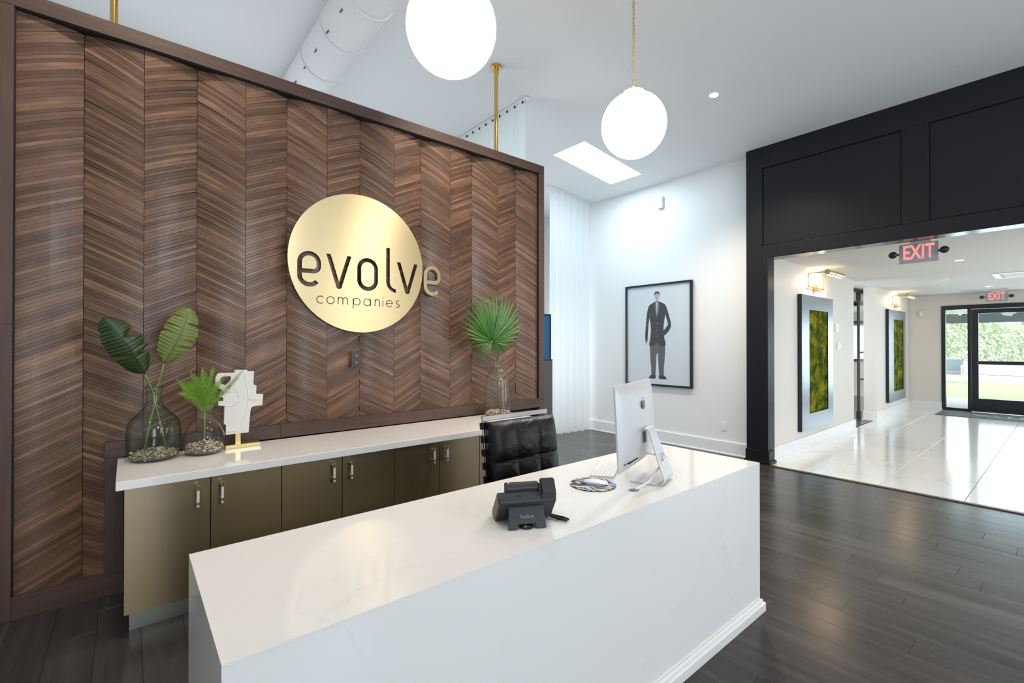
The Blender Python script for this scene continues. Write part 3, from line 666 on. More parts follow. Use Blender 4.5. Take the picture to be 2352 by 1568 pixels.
# ------------------------------------------------------------------ rear counter
cb_t = thing('counter_unit', 'long low brass fronted cabinet under the white counter along the walnut wall', 'cabinet', (1.6, 3.1, 0))
box('carcass', mat('cabinet carcass', (.10, .08, .05), .6), (-.005, 2.74, 2.885, 3.415, .115, .714), cb_t)
box('toe_kick', brushed('pale brass toe kick', (.60, .62, .52), .35, .3), (.011, 2.72, 2.948, 3.35, 0, .1149), cb_t)
dx = [-.011, .3365, .676, 1.018, 1.362, 1.703, 2.05, 2.395, 2.74]
for i in range(8):
    d = box('door', M_door, (dx[i] + .0018, dx[i + 1] - .0018, 2.862, 2.882, .115, .7145), cb_t, .0012)
    hx = dx[i + 1] - .058 if i % 2 == 0 else dx[i] + .048
    hz0, hz1 = .574, .678
    hd = MB().cyl((hx, 2.83, hz0), (hx, 2.83, hz1), .0066, 14).build('handle', M_acryl, d, smooth=True)
    for z in (hz0 + .018, hz1 - .012):
        mt = MB(); mt.cyl((hx, 2.83, z - .007), (hx, 2.83, z + .007), .0082, 14).cyl((hx, 2.836, z), (hx, 2.864, z), .0048, 10).cyl((hx, 2.857, z), (hx, 2.8625, z), .008, 12)
        if z > .62: mt.cyl((hx, 2.83, z), (hx, 2.83, hz1 + .004), .0084, 14)
        mt.build('handle_mount', M_gold, d, smooth=True)
tag(box('worktop', M_quartz, (-.040, 2.78, 2.832, 3.424, .7155, .7575), bevel=.0025), 'long white quartz worktop on the brass cabinet', 'worktop')
CT = .7575

# ------------------------------------------------------------------ reception desk
DZ = .775
dk = thing('reception_desk', 'white quartz waterfall reception desk in the foreground', 'desk', (1.36, 1.36, 0))
gx, gy, gr = 1.670, 1.203, .024
tp = MB(); ring = [(gx + gr * cos(2 * pi * i / 24), gy + gr * sin(2 * pi * i / 24)) for i in range(24)]
X0, X1, Y0, Y1 = .143, 2.568, 1.058, 1.680
rect = [(X0, Y0), (X1, Y0), (X1, Y1), (X0, Y1)]
cu = bpy.data.curves.new('top', 'CURVE'); cu.dimensions = '2D'; cu.fill_mode = 'BOTH'; cu.extrude = .003
for s in (rect, ring):
    sp = cu.splines.new('POLY'); sp.points.add(len(s) - 1); sp.use_cyclic_u = True
    for i, p in enumerate(s): sp.points[i].co = (p[0], p[1], 0, 1)
t_ = bpy.data.objects.new('t', cu); C.objects.link(t_); me = bpy.data.meshes.new_from_object(t_.evaluated_get(bpy.context.evaluated_depsgraph_get())); bpy.data.objects.remove(t_)
me.transform(Matrix.Translation((0, 0, DZ - .003))); me.transform(Matrix.Translation(-wl(dk))); me.materials.clear(); me.materials.append(M_quartz); me.polygons.foreach_set('use_smooth', [False] * len(me.polygons))
o = bpy.data.objects.new('top', me); C.objects.link(o); o.parent = dk
box('front_panel', M_quartz, (X0, X1, Y0, Y0 + .02, 0, DZ - .0062), dk)
box('end_panel', M_quartz, (X1 - .02, X1, Y0 + .0205, Y1, 0, DZ - .0062), dk)
box('end_panel', M_quartz, (X0, X0 + .02, Y0 + .0205, Y1, 0, DZ - .0062), dk)
MB().box(X0 + .0, X1 + .018, Y0 - .024, Y0 - .0005, 0, .046).box(X1 + .0005, X1 + .018, Y0, Y1, 0, .046).box(X0, X1 + .008, Y0 - .012, Y0 - .0005, .046, .062).box(X1 + .0005, X1 + .008, Y0, Y1, .046, .062).build('base_trim', M_quartz, dk, bevel=.005)
MB().tube([(gx + (gr + .001) * cos(2 * pi * i / 28), gy + (gr + .001) * sin(2 * pi * i / 28), DZ + .0002) for i in range(28)], .0010, 8, True).build('grommet', M_white, dk, smooth=True)
MB().cyl((gx, gy, DZ - .12), (gx, gy, DZ - .05), gr + .004, 20).build('grommet_cup', mat('beige cup', (.62, .56, .48), .7), dk, smooth=True)

# ------------------------------------------------------------------ all-in-one computer
a = radians(18); cm = thing('desktop_computer', 'silver all-in-one desktop computer with its back to the viewer on the reception desk', 'computer', (1.853, 1.247, DZ), a)
# local: x along the screen, -y is the back side, y toward the user
Wd, z0, z1 = .528, .080, .448
def backf(u, v):
    x = (u - .5) * Wd; z = z0 + v * (z1 - z0); e = (1 - abs(2 * u - 1) ** 3.0) * (1 - abs(2 * v - 1) ** 3.0)
    return (x, .052 - .034 * max(0, e) ** .55, z)
TL = Matrix.Translation((0, .02, z0)) @ Matrix.Rotation(radians(-3), 4, 'X') @ Matrix.Translation((0, -.02, -z0))
b = MB(); b.grid(backf, 28, 20); b.xf(0, TL); b.build('back_shell', M_alu, cm, True, smooth='all')
b = MB(); rc = []
for (cx, cz, s0) in ((Wd / 2 - .012, z1 - .012, 0), (-Wd / 2 + .012, z1 - .012, 90), (-Wd / 2 + .012, z0 + .012, 180), (Wd / 2 - .012, z0 + .012, 270)): rc += arc(cx, cz, .013, .013, s0, s0 + 90, 6)
b.prism(rc, .051, .058, 'y'); b.xf(0, TL); b.build('edge_band', M_alu, cm, True)
b = MB(); b.box(-Wd / 2 + .004, Wd / 2 - .004, .0582, .060, z0 + .065, z1 - .004); b.xf(0, TL); b.build('screen', M_screen, cm, True)
# stand: foot plate, bend and rising blade
path = [(.066, .003), (0, .003), (-.050, .0032)] + [(-.058 + .026 * sin(radians(t)) * -1, .029 - .026 * cos(radians(t))) for t in (8, 30, 52, 74, 95, 112)] + [(-.060, .090), (-.035, .160), (-.012, .224), (-.004, .238), (.012, .240)]
b = MB(); k = 0; hw = [.079] * 3 + [.078] * 3 + [.076] * 3 + [.068, .057, .047, .045, .045]
pv_ = [Vector((0, p[0], p[1])) for p in path]
for i, p in enumerate(pv_):
    q0 = pv_[max(0, i - 1)]; q1 = pv_[min(len(pv_) - 1, i + 1)]; d = (q1 - q0).normalized(); n_ = Vector((0, -d.z, d.y)) * .0028
    for sx in (-1, 1):
        for sg in (1, -1): b.v.append((sx * hw[i], p.y + n_.y * sg, p.z + n_.z * sg))
for i in range(len(pv_) - 1):
    q = i * 4
    for f_ in ((0, 2, 6, 4), (1, 5, 7, 3), (0, 4, 5, 1), (2, 3, 7, 6)): b.quad([q + t for t in f_])
b.quad((0, 1, 3, 2)); e_ = (len(pv_) - 1) * 4; b.quad((e_, e_ + 2, e_ + 3, e_ + 1))
b.build('stand', M_alu, cm, True, smooth=True, bevel=.001)
# fruit-shaped badge: bitten body and separate leaf
ap = []
for i in range(44):
    t = 2 * pi * i / 44 + pi / 2; r = .0215 * (1 - .13 * math.exp(-((t - pi / 2 - 0) / .34) ** 2) - .13 * math.exp(-((t - pi / 2 - 2 * pi) / .34) ** 2)) * (1 + .035 * cos(2 * (t - pi / 2)) * -1)
    if abs(((t - pi * 1.5 + pi) % (2 * pi)) - pi) < .28: r *= .93
    x_, z_ = r * cos(t), r * 1.02 * sin(t)
    dd = sqrt((x_ + .026) ** 2 + (z_ - .003) ** 2)
    if dd < .0115: s_ = .0115 / dd; x_, z_ = -.026 + (x_ + .026) * s_, .003 + (z_ - .003) * s_
    ap.append((x_, z_ + .345))
lfp = [(-.0005, .368), (.0055, .371), (.0085, .381), (.003, .379), (-.0012, .374)]
b = MB(); b.prism([(-x_, z_) for x_, z_ in ap], .0125, .0145, 'y').prism([(-p[0], p[1]) for p in lfp], .0125, .0145, 'y'); b.xf(0, TL); b.build('badge', M_logo, cm, True)
b = MB()
for i in range(9):
    for j in range(11): b.box(-.022 + i * .0052, -.0195 + i * .0052, .0145, .016, .170 + j * .0048, .1725 + j * .0048)
b.xf(0, TL); b.build('vent', M_dark, cm, True)
b = MB()
for i in range(9): b.box(-.205 + i * .0145, -.197 + i * .0145, .026, .040, .112, .1155)
b.box(-.235, -.222, .034, .042, .112, .115); b.xf(0, TL); b.build('port', M_dark, cm, True)
cp = [(.0, .02, .122), (.004, -.02, .118), (.006, -.05, .115), (.006, -.056, .113)]
MB().tube(cp, .003, 8).build('cable_stub', M_white, cm, True, smooth=True)
MB().tube([(.006 + .017 * cos(2 * pi * i / 20), -.0625 + .0063 * sin(2 * pi * i / 20), .113 + .018 * sin(2 * pi * i / 20)) for i in range(20)], .002, 8, True).build('cable_ring', M_alud, cm, True, smooth=True)
Mc = cm.matrix_world if False else Matrix.Translation((1.853, 1.247, DZ)) @ Matrix.Rotation(a, 4, 'Z')
s0 = Mc @ Vector((.010, -.064, .112)); g0 = Vector((gx + .012, gy - .004, DZ - .04))
ptsc = [s0, s0 + Vector((.006, -.014, .004)), s0.lerp(g0, .25) + Vector((.006, -.008, .004)), s0.lerp(g0, .6) + Vector((.004, -.004, .0)), g0 + Vector((.0, 0, .045)), g0]
tag(MB().tube(ptsc, .0032, 8).build('power_cord', M_white, smooth=True), 'white power cord running from computer stand into the desk grommet', 'cord')

# keyboard
kbd = thing('keyboard', 'slim white keyboard lying on the reception desk beyond the computer', 'keyboard', (1.68, 1.46, DZ), radians(30))
# local: x along the length away from near end; y negative toward lower edge
b = MB(); b.prism([(0, 0), (0, .004), (-.114, .011), (-.114, .0)], 0, .279, 'x')
b.xf(0, Matrix.Identity(4)); b.build('base', M_alu, kbd, True, bevel=.001)
b = MB()
for r_ in range(6):
    y0 = -.006 - r_ * .0178; x = .004
    while x < .272:
        w_ = .0165 if r_ else .0165
        if r_ == 0 and .08 < x < .19: w_ = .09
        w_ = min(w_, .275 - x); zt = .0045 + (-y0) * .061
        k0 = len(b.v); b.box(x, x + w_, y0 - .0155, y0, zt - .001, zt + .0016); x += w_ + .0022
o = b.build('keys', M_key, kbd, True); o['kind'] = 'stuff'
# mouse pad and mouse
def padmat():
    m = mat('patterned mouse pad', (.3, .3, .3), .7); c = coords(m); v = N(m, 'ShaderNodeTexVoronoi'); v.inputs['Scale'].default_value = 14; L(m, c.outputs[0], v.inputs['Vector'])
    wv = N(m, 'ShaderNodeTexWave'); wv.inputs['Scale'].default_value = 7; wv.inputs['Distortion'].default_value = 22; wv.inputs['Detail'].default_value = 3; L(m, c.outputs[0], wv.inputs['Vector'])
    r1 = ramp(m, [(0, (.05, .045, .06)), (.35, (.35, .30, .30)), (.7, (.62, .56, .52))]); r1.color_ramp.interpolation = 'CONSTANT'; L(m, wv.outputs['Fac'], r1.inputs[0])
    s = N(m, 'ShaderNodeSeparateColor'); L(m, v.outputs['Color'], s.inputs[0]); r2 = ramp(m, [(0, (0, 0, 0)), (.55, (1, 1, 1))]); r2.color_ramp.interpolation = 'CONSTANT'; L(m, s.outputs[0], r2.inputs[0])
    r3 = ramp(m, [(0, (.10, .30, .62)), (.55, (.16, .40, .70)), (.8, (.6, .6, .62))]); L(m, wv.outputs['Fac'], r3.inputs[0])
    L(m, mix(m, r2.outputs[0], r1.outputs[0], r3.outputs[0]), bsdf(m).inputs['Base Color']); return m
pdm = thing('mouse_pad', 'round mouse pad with blue and grey pattern under the white mouse', 'mouse pad', (1.594, 1.364, DZ))
MB().cyl((0, 0, .0003), (0, 0, .0032), .1015, 56).build('rubber_base', M_phone2, pdm, True, smooth=True)
MB().cyl((0, 0, .0032), (0, 0, .0042), .1010, 56).build('fabric_top', padmat(), pdm, True, smooth=True)
ms_ = thing('computer_mouse', 'white low curved wireless mouse on the round mouse pad', 'mouse', (1.600, 1.354, DZ + .0043), atan2(-.88, .47))
def mf(u, v):
    t = 2 * u - 1; s = 2 * v - 1; x = .057 * t; wd = .0285 * (1 - abs(t) ** 3.2) ** .45 if abs(t) < 1 else 0
    return (x, wd * s, .004 + .0175 * (1 - t * t) ** .6 * (1 - .35 * s * s))
MB().grid(mf, 24, 12).build('shell', M_white, ms_, True, smooth='all')
b = MB(); b.grid(lambda u, v: (.055 * (2 * u - 1), .0275 * max(0, (1 - abs(2 * u - 1) ** 3.2)) ** .45 * (2 * v - 1), .0004 if .1 < u < .9 else .003), 20, 2); b.build('base', M_alud, ms_, True)

# ------------------------------------------------------------------ desk phone (back toward the viewer)
ph = thing('desk_phone', 'black desk telephone seen from behind on the reception desk', 'telephone', (1.040, 1.173, DZ), atan2(-.469, .883))
b = MB()                                                             # foot stand plate, leaning
pl = [(-.066, 0), (-.034, 0), (-.034, .014), (.028, .014), (.028, 0), (.066, 0), (.060, .076), (-.060, .076)]
b.prism(pl, 0, .010, 'y'); b.xf(0, Matrix.Translation((0, 0, .0043)) @ Matrix.Rotation(radians(-24), 4, 'X')); b.build('stand', M_phone, ph, True, bevel=.0025)
b = MB(); b.lathe([(0, 0), (.022, .001), (.024, .008), (.018, .014)], (0, .022, 0), 24); b.build('stand_hub', M_phone2, ph, True, smooth=True)
# wedge body profile in (y, z)
prof = [(.150, .002), (.158, .014), (.150, .026), (.052, .114), (.036, .118), (.020, .104), (.012, .088), (.050, .046), (.080, .010), (.100, .002)]
b = MB(); b.prism(prof, -.098, .105, 'x'); b.build('body', M_phone, ph, True, bevel=.006, seg=3)
for z in (.070, .079): box('vent_slot', M_phone2, (-.055, .055, .014 + (.088 - z) * .5, .03, z, z + .004), ph, 0, True)
# tilting screen housing
b = MB(); b.prism([(.0, .0), (.034, .0), (.040, .050), (.012, .056), (0, .044)], -.068, .052, 'x'); b.xf(0, Matrix.Translation((0, .045, .086)) @ Matrix.Rotation(radians(8), 4, 'X'))
sh = b.build('screen_housing', M_phone, ph, True, bevel=.005, seg=3)
for x in (-.052, .036): MB().cyl((x, .042, .108), (x, .056, .108), .003, 10).build('screw_hole', M_phone2, sh, True)
MB().sphere((-.055, .060, .1425), .0025, nu=10, nv=6).build('indicator', M_led, sh, True)
b = MB(); b.box(-.040, -.014, .022, .040, .094, .110); b.build('hinge_plug', M_phone2, ph, True, bevel=.002)
b = MB(); b.box(-.032, -.022, .0210, .0222, .097, .099); b.build('plug_mark', M_letter, ph, True)
# handset resting on the right side
def handset():
    b = MB(); pts = []
    for t in [i / 12 for i in range(13)]:
        y = .020 + t * .155; z = .138 - .100 * t + .018 * sin(pi * t); hh = .028 if (t < .22 or t > .8) else .014; ww = .024 if (t < .25 or t > .78) else .019
        pts.append((y, z, ww, hh))
    for (y, z, ww, hh) in pts:
        d = Vector((0, .155, -.105)).normalized(); n_ = Vector((0, -d.z, d.y))
        for (sx, sn) in ((-1, -.75), (-.8, -1), (.8, -1), (1, -.75), (1, .75), (.8, 1), (-.8, 1), (-1, .75)):
            p = Vector((.078 + sx * ww, y, z)) + n_ * (hh * sn); b.v.append(tuple(p))
    for i in range(12):
        for j in range(8): q = i * 8 + j; q2 = i * 8 + (j + 1) % 8; b.quad((q, q2, q2 + 8, q + 8))
    b.quad(range(8)); b.quad([96 + j for j in range(8)]); return b
handset().build('handset', M_phone, ph, True, smooth=True, bevel=.003)
b = MB(); b.box(.052, .104, .012, .040, .092, .118); b.build('handset_cradle', M_phone, ph, True, bevel=.004)
text('lettering', 'Yealink', .017, M_letter, ph, (0, .0148, .0365), (radians(90 - 24), 0, 0), .0002)
bpy.context.view_layer.update()
b = MB(); rr_ = [( .095 + .030 * t, .10 - .03 * t, .012 + .0 * t) for t in (0, .5, 1)]
b.tube([(.085, .11, .02), (.105, .085, .008), (.125, .055, .007), (.150, .038, .007)], .0045, 10).tube([(.085, .13, .016), (.118, .095, .006), (.145, .070, .006), (.158, .045, .0065)], .0042, 10)
b.build('cord', M_phone2, ph, True, smooth=True)
for ch in ph.children:
    if ch.name.startswith('lettering'): ch.location = (-.001, .0155 - .0035,   .0405)

# ------------------------------------------------------------------ desk chair
ch = thing('office_chair', 'black tufted leather desk chair with nickel frame behind the reception desk', 'chair', (1.87, 2.10, 0), radians(0))
W2 = .262
fz = Matrix.Rotation(radians(-9), 4, 'X')                           # recline: top leans away from the desk
def rec(b, k=0): return b.xf(k, Matrix.Translation((0, .02, .48)) @ Matrix.Rotation(radians(-7), 4, 'X') @ Matrix.Translation((0, -.02, -.48)))
b = MB()
b.box(-W2, W2, .055, .069, .952, .982).box(-W2, -W2 + .034, .055, .069, .30, .9505).box(W2 - .034, W2, .055, .069, .30, .9505)
rec(b); b.build('back_frame', M_chrome, ch, True, bevel=.002)
def cushion(u, v, dep=1):
    x = (u - .5) * .505; z = (v - .5) * .46; cu_, cv = u * 3, v * 2
    fu = abs(sin(pi * cu_)) ** .35; fv = abs(sin(pi * cv)) ** .35
    edge = (1 - abs(2 * u - 1) ** 6) * (1 - abs(2 * v - 1) ** 6)
    bulge = .018 + .022 * fu * fv + .012 * max(fu, fv) + .004 * noise.noise(Vector((u * 7, v * 7, 3)))
    return x * (1 + .02 * (1 - abs(2 * v - 1) ** 2)), -bulge * edge ** .4 * dep, z
b = MB(); b.grid(lambda u, v: cushion(u, v), 54, 40)
n0 = len(b.v); b.grid(lambda u, v: (cushion(u, v)[0], .055, cushion(u, v)[2]), 54, 40)
def rim(b, n0, nu, nv):
    o = [j for j in range(nu + 1)] + [(i + 1) * (nu + 1) - 1 for i in range(1, nv + 1)] + [nv * (nu + 1) + j for j in range(nu - 1, -1, -1)] + [i * (nu + 1) for i in range(nv - 1, 0, -1)]
    for a_, c_ in zip(o, o[1:] + o[:1]): b.quad((a_, c_, n0 + c_, n0 + a_))
rim(b, n0, 54, 40); b.xf(0, Matrix.Translation((0, -.006, .715))); rec(b); b.build('backrest', M_leather, ch, True, smooth='all')
for i in range(6):
    for sx in (-1, 1):
        b = MB(); z = .52 + i * .077; b.box(sx * (W2 + .004) - .004, sx * (W2 + .004) + .004, .045, .080, z, z + .040); b.box(min(sx * .20, sx * (W2 + .006)), max(sx * .20, sx * (W2 + .006)), .074, .082, z, z + .040); b.box(min(sx * .20, sx * (W2 + .006)), max(sx * .20, sx * (W2 + .006)), .046, .052, z, z + .040); rec(b); b.build('strap', M_leather, ch, True, bevel=.002)
b = MB(); b.grid(lambda u, v: (cushion(u, v)[0], (v - .5) * .48 - .24, .475 - cushion(u, v)[1]), 40, 30); n0 = len(b.v); b.grid(lambda u, v: (cushion(u, v)[0], (v - .5) * .48 - .24, .40), 40, 30); rim(b, n0, 40, 30)
b.build('seat', M_leather, ch, True, smooth='all')
MB().box(-W2, -W2 + .03, -.46, .06, .385, .40).box(W2 - .03, W2, -.46, .06, .385, .40).box(-W2, W2, -.46, -.43, .385, .40).box(-.12, .12, -.34, -.10, .36, .385).build('seat_frame', M_chrome, ch, True, bevel=.002)
MB().cyl((0, -.2, .07), (0, -.2, .36), .028, 20).cyl((0, -.2, .07), (0, -.2, .2), .04, 20).build('gas_column', M_chrome, ch, True, smooth=True)
for i in range(5):
    t = 2 * pi * i / 5 + .3; e_ = Vector((.28 * cos(t), -.2 + .28 * sin(t), .062))
    MB().cyl((0, -.2, .085), e_, .024, 10, .014).build('base_leg', M_chrome, ch, True, smooth=True)
    MB().cyl(e_ + Vector((-sin(t) * .018, cos(t) * .018, -.034)), e_ + Vector((sin(t) * .018, -cos(t) * .018, -.034)), .0275, 16).cyl(e_ + Vector((0, 0, -.03)), e_, .008, 8).build('caster', M_phone2, ch, True, smooth=True)

# ------------------------------------------------------------------ vases, pebbles, foliage
def vase(name, lab, loc, prof, m, rimr=.003):
    t = thing(name, lab, 'vase', loc)
    MB().lathe(prof, (0, 0, 0), 56).build('glass_body', m, t, True, smooth='all', fix=True)
    r, z = prof[-1]; MB().tube([(r * cos(2 * pi * i / 40), r * sin(2 * pi * i / 40), z) for i in range(40)], rimr, 8, True).build('rim', m, t, True, smooth='all')
    return t
def smoothp(p, n=5):                                                 # Catmull-Rom profile
    out = []
    for i in range(len(p) - 1):
        a, b, c, d = p[max(0, i - 1)], p[i], p[i + 1], p[min(len(p) - 1, i + 2)]
        for k in range(n):
            t = k / n; out.append(tuple(.5 * (2 * b[j] + (c[j] - a[j]) * t + (2 * a[j] - 5 * b[j] + 4 * c[j] - d[j]) * t * t + (3 * b[j] - a[j] - 3 * c[j] + d[j]) * t ** 3) for j in (0, 1)))
    return out + [p[-1]]
V1 = (.117, 3.275, CT); V2 = (.350, 3.262, CT); V3 = (2.535, 3.265, CT)
p1 = smoothp([(.001, .002), (.085, .003), (.112, .018), (.122, .060), (.124, .150), (.112, .215), (.070, .265), (.042, .300), (.034, .345), (.035, .375), (.040, .385), (.038, .402)])
p2 = smoothp([(.001, .002), (.070, .003), (.092, .018), (.105, .060), (.102, .110), (.080, .165), (.052, .205), (.038, .232), (.038, .250), (.056, .283)])
p3 = smoothp([(.001, .002), (.090, .003), (.112, .012), (.117, .050), (.113, .160), (.104, .290), (.093, .360), (.062, .410), (.036, .432), (.030, .445), (.032, .470), (.034, .492)])
vase('glass_vase', 'wide smoky green glass bottle vase with two large leaves, left on the counter', V1, p1, M_vaseg)
vase('glass_vase', 'small round clear glass vase holding the fern on the counter', V2, p2, M_vase)
vase('glass_vase', 'tall clear bell shaped glass vase holding the fan palm at the right of the counter', V3, p3, M_vase)
ico = None
def pebbles(loc, r, h, n, lab, curve=.012):
    b = MB()
    for i in range(n):
        rr2 = r * sqrt(R.random()); t = R.random() * 2 * pi; zt = h * (.75 + .3 * R.random()) * (1 + .15 * noise.noise(Vector((cos(t) * rr2 * 20, sin(t) * rr2 * 20, r))))
        z = zt if (rr2 < r * .86 and i % 3) else R.uniform(.010 + (curve if rr2 > r * .85 else 0), zt)
        if z < .02 and rr2 > r * .82: rr2 = r * .82
        c_ = Vector((loc[0] + rr2 * cos(t), loc[1] + rr2 * sin(t), loc[2] + z)); s = R.uniform(.0045, .0085); b.cur = R.random()
        k = len(b.v); b.sphere((0, 0, 0), s * 1.25, s, s * .55, 6, 4)
        b.xf(k, Matrix.Translation(c_) @ Matrix.Rotation(R.uniform(0, 6), 4, 'Z') @ Matrix.Rotation(R.uniform(-.6, .6), 4, 'X'))
    k = len(b.v); b.cur = .1; b.lathe([(.001, .008), (r * .80, .008), (r * .93, h * .55), (r * .9, h * .72), (.001, h * .74)], loc, 24)
    o = b.build('pebbles', M_peb, smooth='all'); return tag(o, lab, 'pebbles', kind='stuff')
pebbles(V1, .108, .048, 650, 'brown and cream pebbles in the bottom of the smoky green vase')
pebbles(V2, .092, .058, 520, 'brown and cream pebbles in the bottom of the small round vase')
pebbles(V3, .106, .050, 560, 'brown pebbles in the bottom of the tall clear vase')

def bigleaf(lab, root, neck, base, tip, wl_, wr_, m, mrib, bow, tears, stem_m, vein_dark):
    t = thing('leaf_stem', lab, 'leaf', root)
    root, neck, base, tip = map(Vector, (root, neck, base, tip)); ax = (tip - base); ln = ax.length; d = ax.normalized()
    side = Vector((d.z, 0, -d.x)).normalized(); out = Vector((0, -1, 0))
    nu = 120; b = MB()
    for sgn, ww in ((1, wr_), (-1, wl_)):
        k = len(b.v); ns = 7
        for i in range(nu + 1):
            s = i / nu; prof_ = (sin(pi * min(1, s * 1.0) ** .92) ** .46) if s < .98 else .12
            prof_ = max(.02, prof_); wgt = ww * prof_ * (1 + .025 * sin(s * 23 + sgn) + .018 * sin(s * 61))
            tt = 0
            for (c_, sg, dep, wd) in tears:
                if sg == sgn: tt = max(tt, dep * max(0, 1 - abs(s - c_) / wd))
            mid = base + ax * s + out * (bow * sin(pi * s)) + side * (.012 * sin(pi * s))
            for j in range(ns + 1):
                v = j / ns; ve = v * (1 - tt) 
                lag = .16 * ln * v * wgt / max(.01, ww)                     # veins sweep toward the tip
                z_ = -.030 * v * v * 1.2 + .0028 * sin(s * 110) * v
                p = mid + side * (sgn * wgt * ve) + d * (lag * .5 * (1 - s)) + out * z_
                b.v.append(tuple(p))
        for i in range(nu):
            for j in range(ns):
                q = k + i * (ns + 1) + j; b.quad((q, q + 1, q + ns + 2, q + ns + 1))
    b.build('leaf_blade', m, t, smooth='all', fix=False)
    rp = [base + ax * s + out * (bow * sin(pi * s) + .003) + side * (.012 * sin(pi * s)) for s in [i / 14 for i in range(14)]]
    MB().tube([root, root.lerp(neck, .5) + Vector((0, 0, .0)), neck, neck.lerp(base, .6), base], [.0042, .0045, .005, .005, .0045], 8).build('stem', stem_m, t, smooth='all')
    MB().tube(rp, [.0042 * (1 - .75 * i / 13) for i in range(14)], 6).build('midrib', mrib, t, smooth='all')
    return t
def on_y(px, py, Y):                                                 # layout helper: where the sight line of the photograph meets a vertical plane
    dd = F + RT * ((px - 1176) / 1068.0); zz = -(py - 789.5) / 1068.0; s = Y / dd.y
    return Vector((dd.x * s, Y, 1.4 + zz * s))
bigleaf('dark green torn leaf leaning left out of the smoky green vase', (V1[0] + .055, V1[1] - .02, CT + .055), (V1[0] - .012, V1[1], CT + .395), on_y(333, 858, 3.25), on_y(238, 728, 3.20), .088, .080, M_leafd, mat('dark rib', (.02, .035, .008), .4), .02,
        [(.62, 1, .75, .09), (.28, 1, .6, .05), (.40, 1, .30, .03), (.35, -1, .25, .03), (.8, -1, .12, .02)], M_stem, True)
bigleaf('light olive leaf with slits leaning right out of the smoky green vase', (V1[0] - .045, V1[1] - .035, CT + .055), (V1[0] + .014, V1[1], CT + .395), on_y(377, 834, 3.24), on_y(437, 706, 3.20), .086, .080, M_leafl, mat('olive rib', (.12, .14, .03), .4), .015,
        [(.72, 1, .6, .025), (.42, 1, .35, .02), (.30, 1, .55, .02), (.15, 1, .25, .02), (.80, -1, .25, .02), (.62, -1, .3, .03), (.48, -1, .2, .02)], M_stem, False)
# fern
fern = thing('fern', 'bright green fern fronds in the small round vase', 'plant', (V2[0], V2[1], CT + .06))
MB().tube([(V2[0], V2[1], CT + .055), (V2[0] + .003, V2[1], CT + .16), (V2[0], V2[1], CT + .262)], .0042, 8).build('stem', M_stem, fern, smooth='all')
def frond(tip, w_, droop, twist=0.0):
    base = Vector((V2[0], V2[1], CT + .245)); tip = Vector(tip); b = MB(); n = 34; ax = tip - base; L_ = ax.length
    pts = [base + ax * (i / n) + Vector((0, 0, droop * sin(pi * i / n))) for i in range(n + 1)]
    vw = Vector((-.35, -.9, .25)); 
    for i in range(1, n):
        s = i / n; d = (pts[i + 1] - pts[i - 1]).normalized(); side = d.cross(vw).normalized(); side = (Matrix.Rotation(twist, 3, d) @ side)
        l = w_ * (sin(pi * min(1, s * .93 + .09)) ** .75) * (1 - .25 * s)
        up = side.cross(d)
        for sg in (1, -1):
            e = pts[i] + side * (sg * l) + d * (l * .38) - Vector((0, 0, .10 * l)); mid = pts[i].lerp(e, .5)
            hw_ = L_ / n * .30; nseg = 3; prev = None
            k = len(b.v)
            for q in range(nseg + 1):
                u = q / nseg; c_ = pts[i].lerp(e, u) + up * (.06 * l * sin(pi * u)); h_ = hw_ * (1 - u * .85) * (1.15 if q % 2 else .8)
                b.v += [tuple(c_ + d * h_), tuple(c_ - d * h_)]
            for q in range(nseg): a_ = k + q * 2; b.quad((a_, a_ + 1, a_ + 3, a_ + 2))
    k = len(b.v)
    o = b.build('frond', M_fern, fern, fix=False); MB().tube(pts, [.0018 * (1 - .7 * i / n) for i in range(n + 1)], 5).build('rachis', M_stem, o, smooth='all')
for (px, py, Y, w_, dr_, tw) in ((562, 846, 3.12, .026, .0, .5), (553, 862, 3.10, .020, .0, .9), (492, 838, 3.32, .026, .02, 0), (465, 840, 3.30, .030, .01, .2), (436, 850, 3.28, .034, .02, -.2), (402, 868, 3.26, .034, .03, -.4),
        (410, 880, 3.16, .034, .03, .3), (430, 876, 3.13, .046, .04, 0), (408, 905, 3.14, .034, .04, 0), (505, 872, 3.3, .030, .02, .4), (450, 862, 3.2, .040, .03, .1), (430, 915, 3.13, .030, .04, .2), (480, 868, 3.18, .034, .03, -.3), (418, 892, 3.20, .030, .05, .1), (520, 858, 3.18, .026, .01, .6), (475, 850, 3.12, .030, .02, .2), (455, 900, 3.10, .036, .04, -.1)):
    frond(on_y(px, py, Y), w_, dr_, tw)
